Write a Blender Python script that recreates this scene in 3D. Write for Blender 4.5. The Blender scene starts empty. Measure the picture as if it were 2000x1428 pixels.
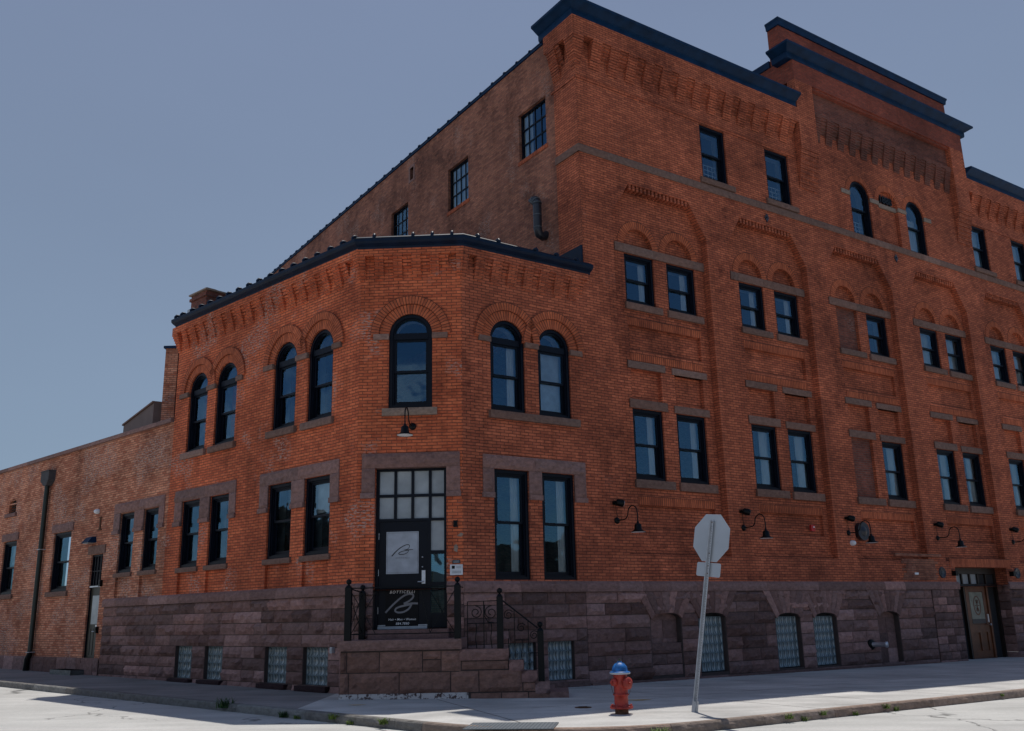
import bpy, math, random
from math import sin, cos, pi, radians, sqrt, atan2
from mathutils import Vector, Matrix, noise
from mathutils.geometry import delaunay_2d_cdt

SC = bpy.context.scene
COL = SC.collection
ZO = 1.5                                   # eye height: pavement lies near z = 0

# ------------------------------------------------------------------ camera
cam = bpy.data.cameras.new("camera")
camo = bpy.data.objects.new("camera", cam)
COL.objects.link(camo)
SC.camera = camo
cam.sensor_width = 36.0
cam.lens = 32.776
cam.clip_start = 0.1
cam.clip_end = 3000.0
PIT, ROL = 0.26129673, -0.02230071
_r = Vector((1, 0, 0)); _u = Vector((0, -sin(PIT), cos(PIT))); _f = Vector((0, cos(PIT), sin(PIT)))
_r2 = cos(ROL) * _r + sin(ROL) * _u
_u2 = -sin(ROL) * _r + cos(ROL) * _u
_m = Matrix((_r2, _u2, -_f)).transposed().to_4x4()
_m.translation = Vector((0, 0, ZO))
camo.matrix_world = _m

# ------------------------------------------------------------------ sky, sun, exposure
SUNV = Vector((0.111, 0.376, 1.0)).normalized()
EL = math.asin(SUNV.z); AZ = atan2(SUNV.x, SUNV.y)
wd = bpy.data.worlds.new("World"); SC.world = wd; wd.use_nodes = True
nt = wd.node_tree
sky = nt.nodes.new("ShaderNodeTexSky"); sky.sky_type = 'NISHITA'; sky.sun_disc = False
sky.sun_elevation = EL; sky.sun_rotation = AZ
sky.air_density = 1.0; sky.dust_density = 0.4; sky.ozone_density = 1.5; sky.altitude = 50
# bright milky haze on the sun's side of the sky, clear deep blue on the far side
def _wn(t): return nt.nodes.new(t)
_tc = _wn("ShaderNodeTexCoord")
_dp = _wn("ShaderNodeVectorMath"); _dp.operation = 'DOT_PRODUCT'; _dp.inputs[1].default_value = (math.sin(AZ), math.cos(AZ), 0.25)
nt.links.new(_tc.outputs["Generated"], _dp.inputs[0])
_mr = _wn("ShaderNodeMapRange"); _mr.interpolation_type = 'SMOOTHSTEP'
_mr.inputs[1].default_value = -0.1; _mr.inputs[2].default_value = 0.75; _mr.inputs[3].default_value = 0.0; _mr.inputs[4].default_value = 0.85
nt.links.new(_dp.outputs["Value"], _mr.inputs[0])
_sp = _wn("ShaderNodeSeparateXYZ"); nt.links.new(_tc.outputs["Generated"], _sp.inputs[0])
_hz = _wn("ShaderNodeMapRange"); _hz.inputs[1].default_value = 0.0; _hz.inputs[2].default_value = 0.7
nt.links.new(_sp.outputs[2], _hz.inputs[0])
_hc = _wn("ShaderNodeMix"); _hc.data_type = 'RGBA'
_hc.inputs[6].default_value = (3.3, 4.4, 5.65, 1); _hc.inputs[7].default_value = (2.8, 3.45, 5.2, 1)
nt.links.new(_hz.outputs[0], _hc.inputs["Factor"])
_cl = _wn("ShaderNodeTexNoise"); _cl.inputs["Scale"].default_value = 1.1; _cl.inputs["Detail"].default_value = 5; _cl.inputs["Roughness"].default_value = 0.45
_cm = _wn("ShaderNodeMapping"); _cm.inputs["Scale"].default_value = (1.0, 1.0, 2.2); nt.links.new(_tc.outputs["Generated"], _cm.inputs[0]); nt.links.new(_cm.outputs[0], _cl.inputs["Vector"])
_cr = _wn("ShaderNodeMapRange"); _cr.inputs[1].default_value = 0.3; _cr.inputs[2].default_value = 0.7; _cr.inputs[3].default_value = 0.93; _cr.inputs[4].default_value = 1.07
nt.links.new(_cl.outputs[0], _cr.inputs[0])
_hv = _wn("ShaderNodeVectorMath"); _hv.operation = 'SCALE'; nt.links.new(_hc.outputs[2], _hv.inputs[0]); nt.links.new(_cr.outputs[0], _hv.inputs["Scale"])
_bl = _wn("ShaderNodeMix"); _bl.data_type = 'RGBA'; _bl.blend_type = 'MULTIPLY'; _bl.inputs["Factor"].default_value = 1.0
_bl.inputs[7].default_value = (0.85, 1.0, 1.15, 1); nt.links.new(sky.outputs[0], _bl.inputs[6])
_mx = _wn("ShaderNodeMix"); _mx.data_type = 'RGBA'; nt.links.new(_mr.outputs[0], _mx.inputs["Factor"])
nt.links.new(_bl.outputs[2], _mx.inputs[6]); nt.links.new(_hv.outputs[0], _mx.inputs[7])
# broken cloud over the streets to the left of and behind the camera (seen only mirrored in the panes)
_cd = _wn("ShaderNodeVectorMath"); _cd.operation = 'DOT_PRODUCT'; _cd.inputs[1].default_value = (-0.86, -0.5, 0.0); nt.links.new(_tc.outputs["Generated"], _cd.inputs[0])
_ck = _wn("ShaderNodeMapRange"); _ck.interpolation_type = 'SMOOTHSTEP'; _ck.inputs[1].default_value = 0.05; _ck.inputs[2].default_value = 0.6; nt.links.new(_cd.outputs["Value"], _ck.inputs[0])
_c2 = _wn("ShaderNodeTexNoise"); _c2.inputs["Scale"].default_value = 2.6; _c2.inputs["Detail"].default_value = 7; _c2.inputs["Roughness"].default_value = 0.6; nt.links.new(_cm.outputs[0], _c2.inputs["Vector"])
_c3 = _wn("ShaderNodeMapRange"); _c3.interpolation_type = 'SMOOTHSTEP'; _c3.inputs[1].default_value = 0.45; _c3.inputs[2].default_value = 0.62; nt.links.new(_c2.outputs[0], _c3.inputs[0])
_c4 = _wn("ShaderNodeMath"); _c4.operation = 'MULTIPLY'; nt.links.new(_ck.outputs[0], _c4.inputs[0]); nt.links.new(_c3.outputs[0], _c4.inputs[1])
_c5 = _wn("ShaderNodeMix"); _c5.data_type = 'RGBA'; nt.links.new(_c4.outputs[0], _c5.inputs["Factor"]); nt.links.new(_mx.outputs[2], _c5.inputs[6]); _c5.inputs[7].default_value = (7.5, 8.2, 9.6, 1)
nt.links.new(_c5.outputs[2], nt.nodes["Background"].inputs[0])
nt.nodes["Background"].inputs[1].default_value = 0.075
sl = bpy.data.lights.new("sun", 'SUN'); sl.energy = 3.7; sl.angle = radians(0.5); sl.color = (1.0, 0.96, 0.9)
so = bpy.data.objects.new("sun", sl); COL.objects.link(so)
so.rotation_euler = SUNV.to_track_quat('Z', 'Y').to_euler()
so.location = (0, 0, 60)
SC.view_settings.view_transform = 'Standard'
SC.view_settings.look = 'None'
SC.view_settings.exposure = 0.0
SC.view_settings.gamma = 1.0
SC.render.engine = 'CYCLES'

# ------------------------------------------------------------------ frames of the walls
# frame: local x to the viewer's right along the wall, y into the wall, z up (z = 0 at eye level)
def frame(o, deg):
    return Matrix.Translation(Vector((o[0], o[1], ZO))) @ Matrix.Rotation(radians(deg), 4, 'Z')
A = (-3.31681, 19.59251); B = (-1.08073, 19.5)
aR, aL, aC, aW = 34.18619, 137.76267 - 180, -2.36901, 124.5 - 180
FR = frame(B, aR); FC = frame(B, aC); FL = frame(A, aL)
PW = (B[0] + cos(radians(aR)) * 3.5, B[1] + sin(radians(aR)) * 3.5)
FW = frame(PW, aW)
PT = (B[0] + cos(radians(aR)) * 12.14, B[1] + sin(radians(aR)) * 12.14)
FT = frame(PT, aR - 90)                    # west side of the centre tower
I4 = Matrix.Identity(4)
def gz(x, y=0): return -1.485 - 0.0095 * (x + 1.08)     # pavement height (eye level 0)

# ------------------------------------------------------------------ materials
def newmat(name):
    m = bpy.data.materials.new(name); m.use_nodes = True
    return m, m.node_tree.nodes, m.node_tree.links, m.node_tree.nodes["Principled BSDF"]
def simple(name, col, rough=0.6, metal=0.0, spec=0.5, noise_amt=0.15, nscale=6.0, bump=0.0):
    m, n, l, p = newmat(name)
    p.inputs["Roughness"].default_value = rough; p.inputs["Metallic"].default_value = metal
    p.inputs["Specular IOR Level"].default_value = spec
    tc = n.new("ShaderNodeTexCoord"); ns = n.new("ShaderNodeTexNoise")
    ns.inputs["Scale"].default_value = nscale; ns.inputs["Detail"].default_value = 6
    l.new(tc.outputs["Object"], ns.inputs["Vector"])
    mr = n.new("ShaderNodeMapRange"); mr.inputs["From Min"].default_value = 0.3; mr.inputs["From Max"].default_value = 0.7
    mr.inputs["To Min"].default_value = 1 - noise_amt; mr.inputs["To Max"].default_value = 1 + noise_amt
    l.new(ns.outputs[0], mr.inputs[0])
    vm = n.new("ShaderNodeVectorMath"); vm.operation = 'SCALE'; vm.inputs[0].default_value = col
    l.new(mr.outputs[0], vm.inputs["Scale"]); l.new(vm.outputs[0], p.inputs["Base Color"])
    if bump:
        b = n.new("ShaderNodeBump"); b.inputs["Strength"].default_value = 0.6; b.inputs["Distance"].default_value = bump
        l.new(ns.outputs[0], b.inputs["Height"]); l.new(b.outputs[0], p.inputs["Normal"])
    return m

def brick(name, c1, c2, mortar, soot=0.5, white=0.3, sootlo=0.49, dull=0.0, wlo=0.66):
    m, n, l, p = newmat(name)
    p.inputs["Roughness"].default_value = 0.85; p.inputs["Specular IOR Level"].default_value = 0.25
    uv = n.new("ShaderNodeUVMap"); uv.uv_map = "UVMap"
    tc = n.new("ShaderNodeTexCoord")
    bt = n.new("ShaderNodeTexBrick")
    bt.inputs["Scale"].default_value = 1.0; bt.inputs["Brick Width"].default_value = 0.215
    bt.inputs["Row Height"].default_value = 0.0677; bt.inputs["Mortar Size"].default_value = 0.008
    bt.inputs["Mortar Smooth"].default_value = 0.3
    bt.inputs["Color1"].default_value = (*c1, 1); bt.inputs["Color2"].default_value = (*c2, 1)
    bt.inputs["Mortar"].default_value = (*mortar, 1)
    # slight waviness so that courses are not ruler straight
    nw = n.new("ShaderNodeTexNoise"); nw.inputs["Scale"].default_value = 1.3; nw.inputs["Detail"].default_value = 2
    l.new(uv.outputs[0], nw.inputs["Vector"])
    ms = n.new("ShaderNodeVectorMath"); ms.operation = 'MULTIPLY_ADD'
    ms.inputs[1].default_value = (0.02, 0.02, 0); l.new(nw.outputs["Color"], ms.inputs[0]); l.new(uv.outputs[0], ms.inputs[2])
    l.new(ms.outputs[0], bt.inputs["Vector"])
    def nz(scale, detail, a, b, t0, t1, vec=None, rough=0.55):
        ns = n.new("ShaderNodeTexNoise"); ns.inputs["Scale"].default_value = scale; ns.inputs["Detail"].default_value = detail
        ns.inputs["Roughness"].default_value = rough
        l.new(vec or tc.outputs["Object"], ns.inputs["Vector"])
        mr = n.new("ShaderNodeMapRange"); mr.inputs[1].default_value = a; mr.inputs[2].default_value = b
        mr.inputs[3].default_value = t0; mr.inputs[4].default_value = t1
        l.new(ns.outputs[0], mr.inputs[0]); return mr.outputs[0]
    def mix(kind, fac, a, b):
        mx = n.new("ShaderNodeMix"); mx.data_type = 'RGBA'; mx.blend_type = kind
        if isinstance(fac, (int, float)): mx.inputs["Factor"].default_value = fac
        else: l.new(fac, mx.inputs["Factor"])
        for s, v in ((6, a), (7, b)):
            if isinstance(v, tuple): mx.inputs[s].default_value = (*v, 1)
            else: l.new(v, mx.inputs[s])
        return mx.outputs[2]
    def mul(a, b):
        q = n.new("ShaderNodeMath"); q.operation = 'MULTIPLY'
        for i, v in enumerate((a, b)):
            if isinstance(v, (int, float)): q.inputs[i].default_value = v
            else: l.new(v, q.inputs[i])
        return q.outputs[0]
    # broad tone patches
    c = mix('MULTIPLY', 1.0, bt.outputs[0], (1, 1, 1))
    tone = nz(0.45, 6, 0.32, 0.68, 0.70, 1.24, rough=0.62)
    vm = n.new("ShaderNodeVectorMath"); vm.operation = 'SCALE'; l.new(c, vm.inputs[0]); l.new(tone, vm.inputs["Scale"])
    c = vm.outputs[0]
    # second random brick tone from a shifted brick grid lookup
    wn = n.new("ShaderNodeTexNoise"); wn.inputs["Scale"].default_value = 9; wn.inputs["Detail"].default_value = 1
    mp = n.new("ShaderNodeMapping"); mp.inputs["Scale"].default_value = (0.9, 3.0, 1); l.new(uv.outputs[0], mp.inputs[0]); l.new(mp.outputs[0], wn.inputs["Vector"])
    mr = n.new("ShaderNodeMapRange"); mr.inputs[1].default_value = 0.35; mr.inputs[2].default_value = 0.65; mr.inputs[3].default_value = 0.86; mr.inputs[4].default_value = 1.12
    l.new(wn.outputs[0], mr.inputs[0])
    vm = n.new("ShaderNodeVectorMath"); vm.operation = 'SCALE'; l.new(c, vm.inputs[0]); l.new(mr.outputs[0], vm.inputs["Scale"]); c = vm.outputs[0]
    # soot and old dirt
    if soot:
        s1 = nz(0.55, 8, sootlo, sootlo + 0.15, 0, 1, rough=0.72)
        s2 = nz(7.0, 4, 0.35, 0.65, 0.35, 1)
        c = mix('MULTIPLY', mul(mul(s1, s2), soot), c, (0.33, 0.27, 0.27))
    sv = n.new("ShaderNodeMapping"); sv.inputs["Scale"].default_value = (2.2, 0.16, 1); l.new(uv.outputs[0], sv.inputs[0])
    st1 = nz(1.0, 6, 0.52, 0.72, 0, 1, vec=sv.outputs[0]); c = mix('MULTIPLY', mul(st1, 0.5), c, (0.5, 0.45, 0.45))
    # lime bloom: groups of pale bricks
    if white:
        w1 = nz(0.8, 3, wlo, wlo + 0.08, 0, 1)
        w2 = nz(11.0, 3, 0.5, 0.6, 0, 1, vec=mp.outputs[0])
        c = mix('MIX', mul(mul(w1, w2), white), c, (0.42, 0.33, 0.29))
    if dull: c = mix('MIX', dull, c, (0.13, 0.10, 0.09))
    l.new(c, p.inputs["Base Color"])
    nf = n.new("ShaderNodeTexNoise"); nf.inputs["Scale"].default_value = 60; nf.inputs["Detail"].default_value = 3
    l.new(tc.outputs["Object"], nf.inputs["Vector"])
    inv = n.new("ShaderNodeMath"); inv.operation = 'MULTIPLY_ADD'; inv.inputs[1].default_value = -1; inv.inputs[2].default_value = 1
    l.new(bt.outputs["Fac"], inv.inputs[0])
    ad = n.new("ShaderNodeMath"); ad.operation = 'MULTIPLY_ADD'; ad.inputs[1].default_value = 0.5
    l.new(nf.outputs[0], ad.inputs[0]); l.new(inv.outputs[0], ad.inputs[2])
    b = n.new("ShaderNodeBump"); b.inputs["Strength"].default_value = 0.8; b.inputs["Distance"].default_value = 0.009
    l.new(ad.outputs[0], b.inputs["Height"]); l.new(b.outputs[0], p.inputs["Normal"])
    return m

def stonemat(name, base, amt=1.0):
    m, n, l, p = newmat(name)
    p.inputs["Roughness"].default_value = 0.9; p.inputs["Specular IOR Level"].default_value = 0.2
    tc = n.new("ShaderNodeTexCoord")
    at = n.new("ShaderNodeAttribute"); at.attribute_name = "tint"
    ns = n.new("ShaderNodeTexNoise"); ns.inputs["Scale"].default_value = 9; ns.inputs["Detail"].default_value = 9; ns.inputs["Roughness"].default_value = 0.7
    mp = n.new("ShaderNodeMapping"); mp.inputs["Scale"].default_value = (1, 1, 1.5); l.new(tc.outputs["Object"], mp.inputs[0]); l.new(mp.outputs[0], ns.inputs["Vector"])
    cr = n.new("ShaderNodeValToRGB")
    cr.color_ramp.elements[0].position = 0.3; cr.color_ramp.elements[0].color = (*[c * 0.62 for c in base], 1)
    cr.color_ramp.elements[1].position = 0.72; cr.color_ramp.elements[1].color = (*[c * 1.25 for c in base], 1)
    l.new(ns.outputs[0], cr.inputs[0])
    mx = n.new("ShaderNodeMix"); mx.data_type = 'RGBA'; mx.blend_type = 'MULTIPLY'; mx.inputs["Factor"].default_value = 1.0
    l.new(cr.outputs[0], mx.inputs[6]); l.new(at.outputs["Color"], mx.inputs[7])
    l.new(mx.outputs[2], p.inputs["Base Color"])
    n2 = n.new("ShaderNodeTexNoise"); n2.inputs["Scale"].default_value = 26; n2.inputs["Detail"].default_value = 6
    l.new(tc.outputs["Object"], n2.inputs["Vector"])
    b = n.new("ShaderNodeBump"); b.inputs["Strength"].default_value = 0.9; b.inputs["Distance"].default_value = 0.02 * amt
    l.new(n2.outputs[0], b.inputs["Height"]); l.new(b.outputs[0], p.inputs["Normal"])
    return m

def concrete(name, base, scale=0.5, joint=None, cracks=False, amt=0.24):
    m, n, l, p = newmat(name)
    p.inputs["Roughness"].default_value = 0.9; p.inputs["Specular IOR Level"].default_value = 0.25
    tc = n.new("ShaderNodeTexCoord")
    def nz(s, d, a, b, t0, t1, vec=None):
        ns = n.new("ShaderNodeTexNoise"); ns.inputs["Scale"].default_value = s; ns.inputs["Detail"].default_value = d
        ns.inputs["Roughness"].default_value = 0.6
        l.new(vec or tc.outputs["Object"], ns.inputs["Vector"])
        mr = n.new("ShaderNodeMapRange"); mr.inputs[1].default_value = a; mr.inputs[2].default_value = b
        mr.inputs[3].default_value = t0; mr.inputs[4].default_value = t1
        l.new(ns.outputs[0], mr.inputs[0]); return mr.outputs[0]
    def mul(a, b):
        q = n.new("ShaderNodeMath"); q.operation = 'MULTIPLY'; l.new(a, q.inputs[0]); l.new(b, q.inputs[1]); return q.outputs[0]
    mp = n.new("ShaderNodeMapping"); mp.inputs["Rotation"].default_value = (0, 0, -radians(aR)); mp.inputs["Scale"].default_value = (0.5, 2.2, 1)
    l.new(tc.outputs["Object"], mp.inputs[0])
    v = mul(mul(nz(scale, 6, 0.3, 0.7, 1 - amt, 1 + amt), nz(18, 6, 0.3, 0.7, 0.93, 1.07)), nz(0.9, 5, 0.35, 0.7, 1 + amt * .6, 1 - amt * .8, vec=mp.outputs[0]))
    fine = nz(120, 3, 0.3, 0.7, 0.9, 1.1)
    v = mul(v, fine)
    if cracks:
        vo = n.new("ShaderNodeTexVoronoi"); vo.feature = 'DISTANCE_TO_EDGE'; vo.inputs["Scale"].default_value = 0.28
        nn = n.new("ShaderNodeTexNoise"); nn.inputs["Scale"].default_value = 1.6; nn.inputs["Detail"].default_value = 5
        l.new(tc.outputs["Object"], nn.inputs["Vector"])
        ma = n.new("ShaderNodeVectorMath"); ma.operation = 'MULTIPLY_ADD'; ma.inputs[1].default_value = (1.1, 1.1, 0)
        l.new(nn.outputs["Color"], ma.inputs[0]); l.new(tc.outputs["Object"], ma.inputs[2]); l.new(ma.outputs[0], vo.inputs["Vector"])
        mr = n.new("ShaderNodeMapRange"); mr.inputs[1].default_value = 0.002; mr.inputs[2].default_value = 0.008; mr.inputs[3].default_value = 0.4; mr.inputs[4].default_value = 1
        l.new(vo.outputs[0], mr.inputs[0])
        # only parts of the network have opened up
        g = nz(0.35, 2, 0.47, 0.56, 1.0, 0.0)
        mx = n.new("ShaderNodeMath"); mx.operation = 'MAXIMUM'; l.new(mr.outputs[0], mx.inputs[0]); l.new(g, mx.inputs[1])
        v = mul(v, mx.outputs[0])
    vm = n.new("ShaderNodeVectorMath"); vm.operation = 'SCALE'; vm.inputs[0].default_value = base
    l.new(v, vm.inputs["Scale"]); l.new(vm.outputs[0], p.inputs["Base Color"])
    b = n.new("ShaderNodeBump"); b.inputs["Strength"].default_value = 0.4; b.inputs["Distance"].default_value = 0.004
    l.new(fine, b.inputs["Height"]); l.new(b.outputs[0], p.inputs["Normal"])
    return m

def glassmat(name, tint=(0.95, 0.98, 1.0), ior=2.2, gtint=(0.42, 0.74, 1.0), wob=0.0015):
    m, n, l, p = newmat(name); n.remove(p)
    out = n["Material Output"]
    tr = n.new("ShaderNodeBsdfTransparent"); tr.inputs[0].default_value = (*tint, 1)
    gl = n.new("ShaderNodeBsdfGlossy"); gl.inputs["Roughness"].default_value = 0.02; gl.inputs[0].default_value = (*gtint, 1)
    fr = n.new("ShaderNodeFresnel"); fr.inputs[0].default_value = ior
    geo = n.new("ShaderNodeNewGeometry")
    tc = n.new("ShaderNodeTexCoord"); ns = n.new("ShaderNodeTexNoise"); ns.inputs["Scale"].default_value = 1.2; ns.inputs["Detail"].default_value = 2
    l.new(geo.outputs["Position"], ns.inputs["Vector"])
    b = n.new("ShaderNodeBump"); b.inputs["Strength"].default_value = 1; b.inputs["Distance"].default_value = wob * 8
    l.new(ns.outputs[0], b.inputs["Height"]); l.new(b.outputs[0], gl.inputs["Normal"])
    mx = n.new("ShaderNodeMixShader"); l.new(fr.outputs[0], mx.inputs[0]); l.new(tr.outputs[0], mx.inputs[1]); l.new(gl.outputs[0], mx.inputs[2])
    l.new(mx.outputs[0], out.inputs[0])
    return m

M = {}
M['brick'] = brick('brick', (0.585, 0.160, 0.077), (0.37, 0.094, 0.048), (0.13, 0.046, 0.030), soot=0.85, white=0.15)
M['brick_corner'] = brick('brick_corner', (0.72, 0.180, 0.075), (0.52, 0.112, 0.048), (0.19, 0.065, 0.040), soot=0.6, white=0.75, wlo=0.56)
M['brick_annex'] = brick('brick_annex', (0.70, 0.31, 0.185), (0.42, 0.13, 0.07), (0.22, 0.11, 0.075), soot=0.7, white=0.8, wlo=0.5)
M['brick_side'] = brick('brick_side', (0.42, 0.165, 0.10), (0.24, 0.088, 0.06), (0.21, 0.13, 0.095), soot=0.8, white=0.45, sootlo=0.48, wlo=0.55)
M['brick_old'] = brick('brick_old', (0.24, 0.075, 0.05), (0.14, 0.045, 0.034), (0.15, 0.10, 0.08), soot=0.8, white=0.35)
M['brick_new'] = brick('brick_new', (0.33, 0.075, 0.045), (0.22, 0.05, 0.034), (0.15, 0.075, 0.055), soot=0.2, white=0.1)
M['brick_ring'] = brick('brick_ring', (0.56, 0.145, 0.062), (0.38, 0.092, 0.042), (0.10, 0.038, 0.026), soot=0.4, white=0.12)
M['brick_ring'].node_tree.nodes['Brick Texture'].offset = 0.0
M['stone'] = stonemat('stone', (0.25, 0.148, 0.132))
M['stone_sill'] = stonemat('stone_sill', (0.20, 0.120, 0.096), 0.5)
M['stone_pale'] = stonemat('stone_pale', (0.30, 0.225, 0.18), 0.5)
M['mortar'] = simple('mortar', (0.07, 0.05, 0.045), 0.95)
M['navy'] = simple('navy_metal', (0.003, 0.022, 0.062), 0.5, 0.0, 0.15, 0.3, 3)
M['frame'] = simple('window_paint', (0.002, 0.004, 0.010), 0.45, 0, 0.2, 0.2, 8)
M['iron'] = simple('black_iron', (0.002, 0.003, 0.004), 0.4, 0, 0.2, 0.2, 10)
M['white'] = simple('white_plaster', (0.88, 0.9, 0.92), 0.8)
M['dark'] = simple('dark_room', (0.02, 0.02, 0.022), 0.9)
M['curtain_or_standin'] = simple('curtain_or_standin', (0.72, 0.74, 0.72), 0.9, 0, 0.2, 0.12, 3)
M['blind'] = simple('roller_blind', (0.62, 0.66, 0.66), 0.9)
M['glass'] = glassmat('glass')
M['frost'] = simple('frosted_glass', (0.32, 0.35, 0.37), 0.25, 0, 0.6, 0.22, 2.2)
M['poster'] = simple('frosted_film', (0.37, 0.40, 0.45), 0.5)
M['posterdk'] = simple('sign_black', (0.006, 0.006, 0.008), 0.5, 0, 0.15)
M['letter'] = simple('letter_white', (0.9, 0.9, 0.9), 0.6)
M['letter_grey'] = simple('letter_grey', (0.2, 0.2, 0.215), 0.6)
M['ink'] = simple('letter_black', (0.012, 0.012, 0.016), 0.5)
M['steel'] = simple('steel', (0.55, 0.56, 0.6), 0.35, 0.7)
M['galv'] = simple('galvanised', (0.42, 0.44, 0.46), 0.5, 0.3, 0.5, 0.12, 14)
M['signback'] = simple('sign_aluminium', (0.42, 0.45, 0.48), 0.5, 0.2, 0.5, 0.06, 3)
M['walk'] = concrete('concrete_walk', (0.47, 0.455, 0.43), 0.5)
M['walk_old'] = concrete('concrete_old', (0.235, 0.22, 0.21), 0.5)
M['road'] = concrete('road', (0.45, 0.44, 0.415), 0.25, cracks=True, amt=0.14)
M['kerb'] = stonemat('kerb_stone', (0.27, 0.2, 0.16), 0.6)
M['kerb_old'] = stonemat('kerb_old', (0.20, 0.19, 0.175), 0.6)
M['wood'] = simple('varnished_wood', (0.13, 0.042, 0.016), 0.45, 0, 0.5, 0.3, 5)
M['wooddk'] = simple('dark_wood', (0.018, 0.011, 0.008), 0.5)
M['red'] = simple('hydrant_red', (0.32, 0.032, 0.022), 0.5, 0, 0.4, 0.4, 11, 0.003)
M['blue'] = simple('hydrant_blue', (0.012, 0.12, 0.36), 0.42, 0, 0.4, 0.45, 16, 0.003)
M['rust'] = simple('rust', (0.10, 0.05, 0.03), 0.9, 0, 0.3, 0.4, 20)
M['chipped'] = None
M['gblock'] = None
M['roof'] = simple('roofing', (0.06, 0.06, 0.065), 0.9)
M['leaf'] = simple('weed_leaf', (0.13, 0.19, 0.04), 0.7, 0, 0.3, 0.35, 30)
M['leafdk'] = simple('weed_dark', (0.035, 0.08, 0.02), 0.7, 0, 0.3, 0.35, 30)
M['siding'] = simple('siding', (0.17, 0.12, 0.105), 0.8, 0, 0.3, 0.12, 2)
M['duct'] = simple('duct_metal', (0.022, 0.025, 0.035), 0.4, 0.1)
M['alarm'] = simple('alarm_red', (0.45, 0.02, 0.02), 0.4)
M['ledge'] = simple('white_plastic', (0.75, 0.76, 0.78), 0.5)
M['panelgrey'] = simple('grey_panel', (0.10, 0.115, 0.13), 0.7, 0, 0.4, 0.1, 8)
M['yellow'] = simple('paint_mark', (0.55, 0.33, 0.08), 0.9)
M['green_pipe'] = simple('dark_green_pipe', (0.006, 0.014, 0.010), 0.4)
M['gdoor'] = simple('olive_door', (0.022, 0.022, 0.014), 0.45)
M['gdoorglass'] = simple('cream_glass', (0.20, 0.21, 0.17), 0.3, 0, 0.5, 0.3, 6)
M['blockgrid'] = simple('block_grid', (0.13, 0.18, 0.2), 0.6)
M['mirror_ridge'] = simple('unseen_ridge', (0.085, 0.075, 0.06), 0.95, 0, 0.2, 0.7, .12)
M['navy_dark'] = simple('dark_navy_metal', (0.002, 0.010, 0.028), 0.5, 0, 0.2, 0.3, 3)
M['whitewash'] = None
def _special():
    # glass block: pale ribbed block with bluish depth
    m, n, l, p = newmat('glass_block')
    p.inputs["Base Color"].default_value = (0.15, 0.19, 0.21, 1); p.inputs["Roughness"].default_value = 0.12
    p.inputs["Specular IOR Level"].default_value = 0.8
    uvn = n.new("ShaderNodeUVMap"); uvn.uv_map = "UVMap"; sx = n.new("ShaderNodeSeparateXYZ"); l.new(uvn.outputs[0], sx.inputs[0])
    tc = n.new("ShaderNodeTexCoord"); ns = n.new("ShaderNodeTexNoise"); ns.inputs["Scale"].default_value = 9; l.new(tc.outputs["Object"], ns.inputs["Vector"])
    ad = n.new("ShaderNodeMath"); ad.operation = 'MULTIPLY_ADD'; ad.inputs[1].default_value = 0.35; l.new(ns.outputs[0], ad.inputs[0]); l.new(sx.outputs[0], ad.inputs[2])
    cr = n.new("ShaderNodeValToRGB"); el = cr.color_ramp.elements
    el[0].position = 0.17; el[0].color = (0.30, 0.36, 0.37, 1); el[1].position = 1.17; el[1].color = (0.30, 0.36, 0.37, 1)
    for q, c in ((0.36, (0.06, 0.085, 0.085, 1)), (0.62, (0.34, 0.39, 0.38, 1)), (0.88, (0.05, 0.07, 0.075, 1))):
        e = el.new(min(1, q)); e.color = c
    l.new(ad.outputs[0], cr.inputs[0]); l.new(cr.outputs[0], p.inputs["Base Color"])
    M['gblock'] = m
    # old white paint flaking off stone
    m, n, l, p = newmat('flaking_paint'); p.inputs["Roughness"].default_value = 0.85
    tc = n.new("ShaderNodeTexCoord"); ns = n.new("ShaderNodeTexNoise"); ns.inputs["Scale"].default_value = 9; ns.inputs["Detail"].default_value = 8; ns.inputs["Roughness"].default_value = 0.75
    l.new(tc.outputs["Object"], ns.inputs["Vector"])
    cr = n.new("ShaderNodeValToRGB"); cr.color_ramp.elements[0].position = 0.44; cr.color_ramp.elements[0].color = (0.09, 0.05, 0.045, 1)
    cr.color_ramp.elements[1].position = 0.48; cr.color_ramp.elements[1].color = (0.62, 0.56, 0.52, 1)
    l.new(ns.outputs[0], cr.inputs[0]); l.new(cr.outputs[0], p.inputs["Base Color"])
    M['whitewash'] = m
_special()

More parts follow.
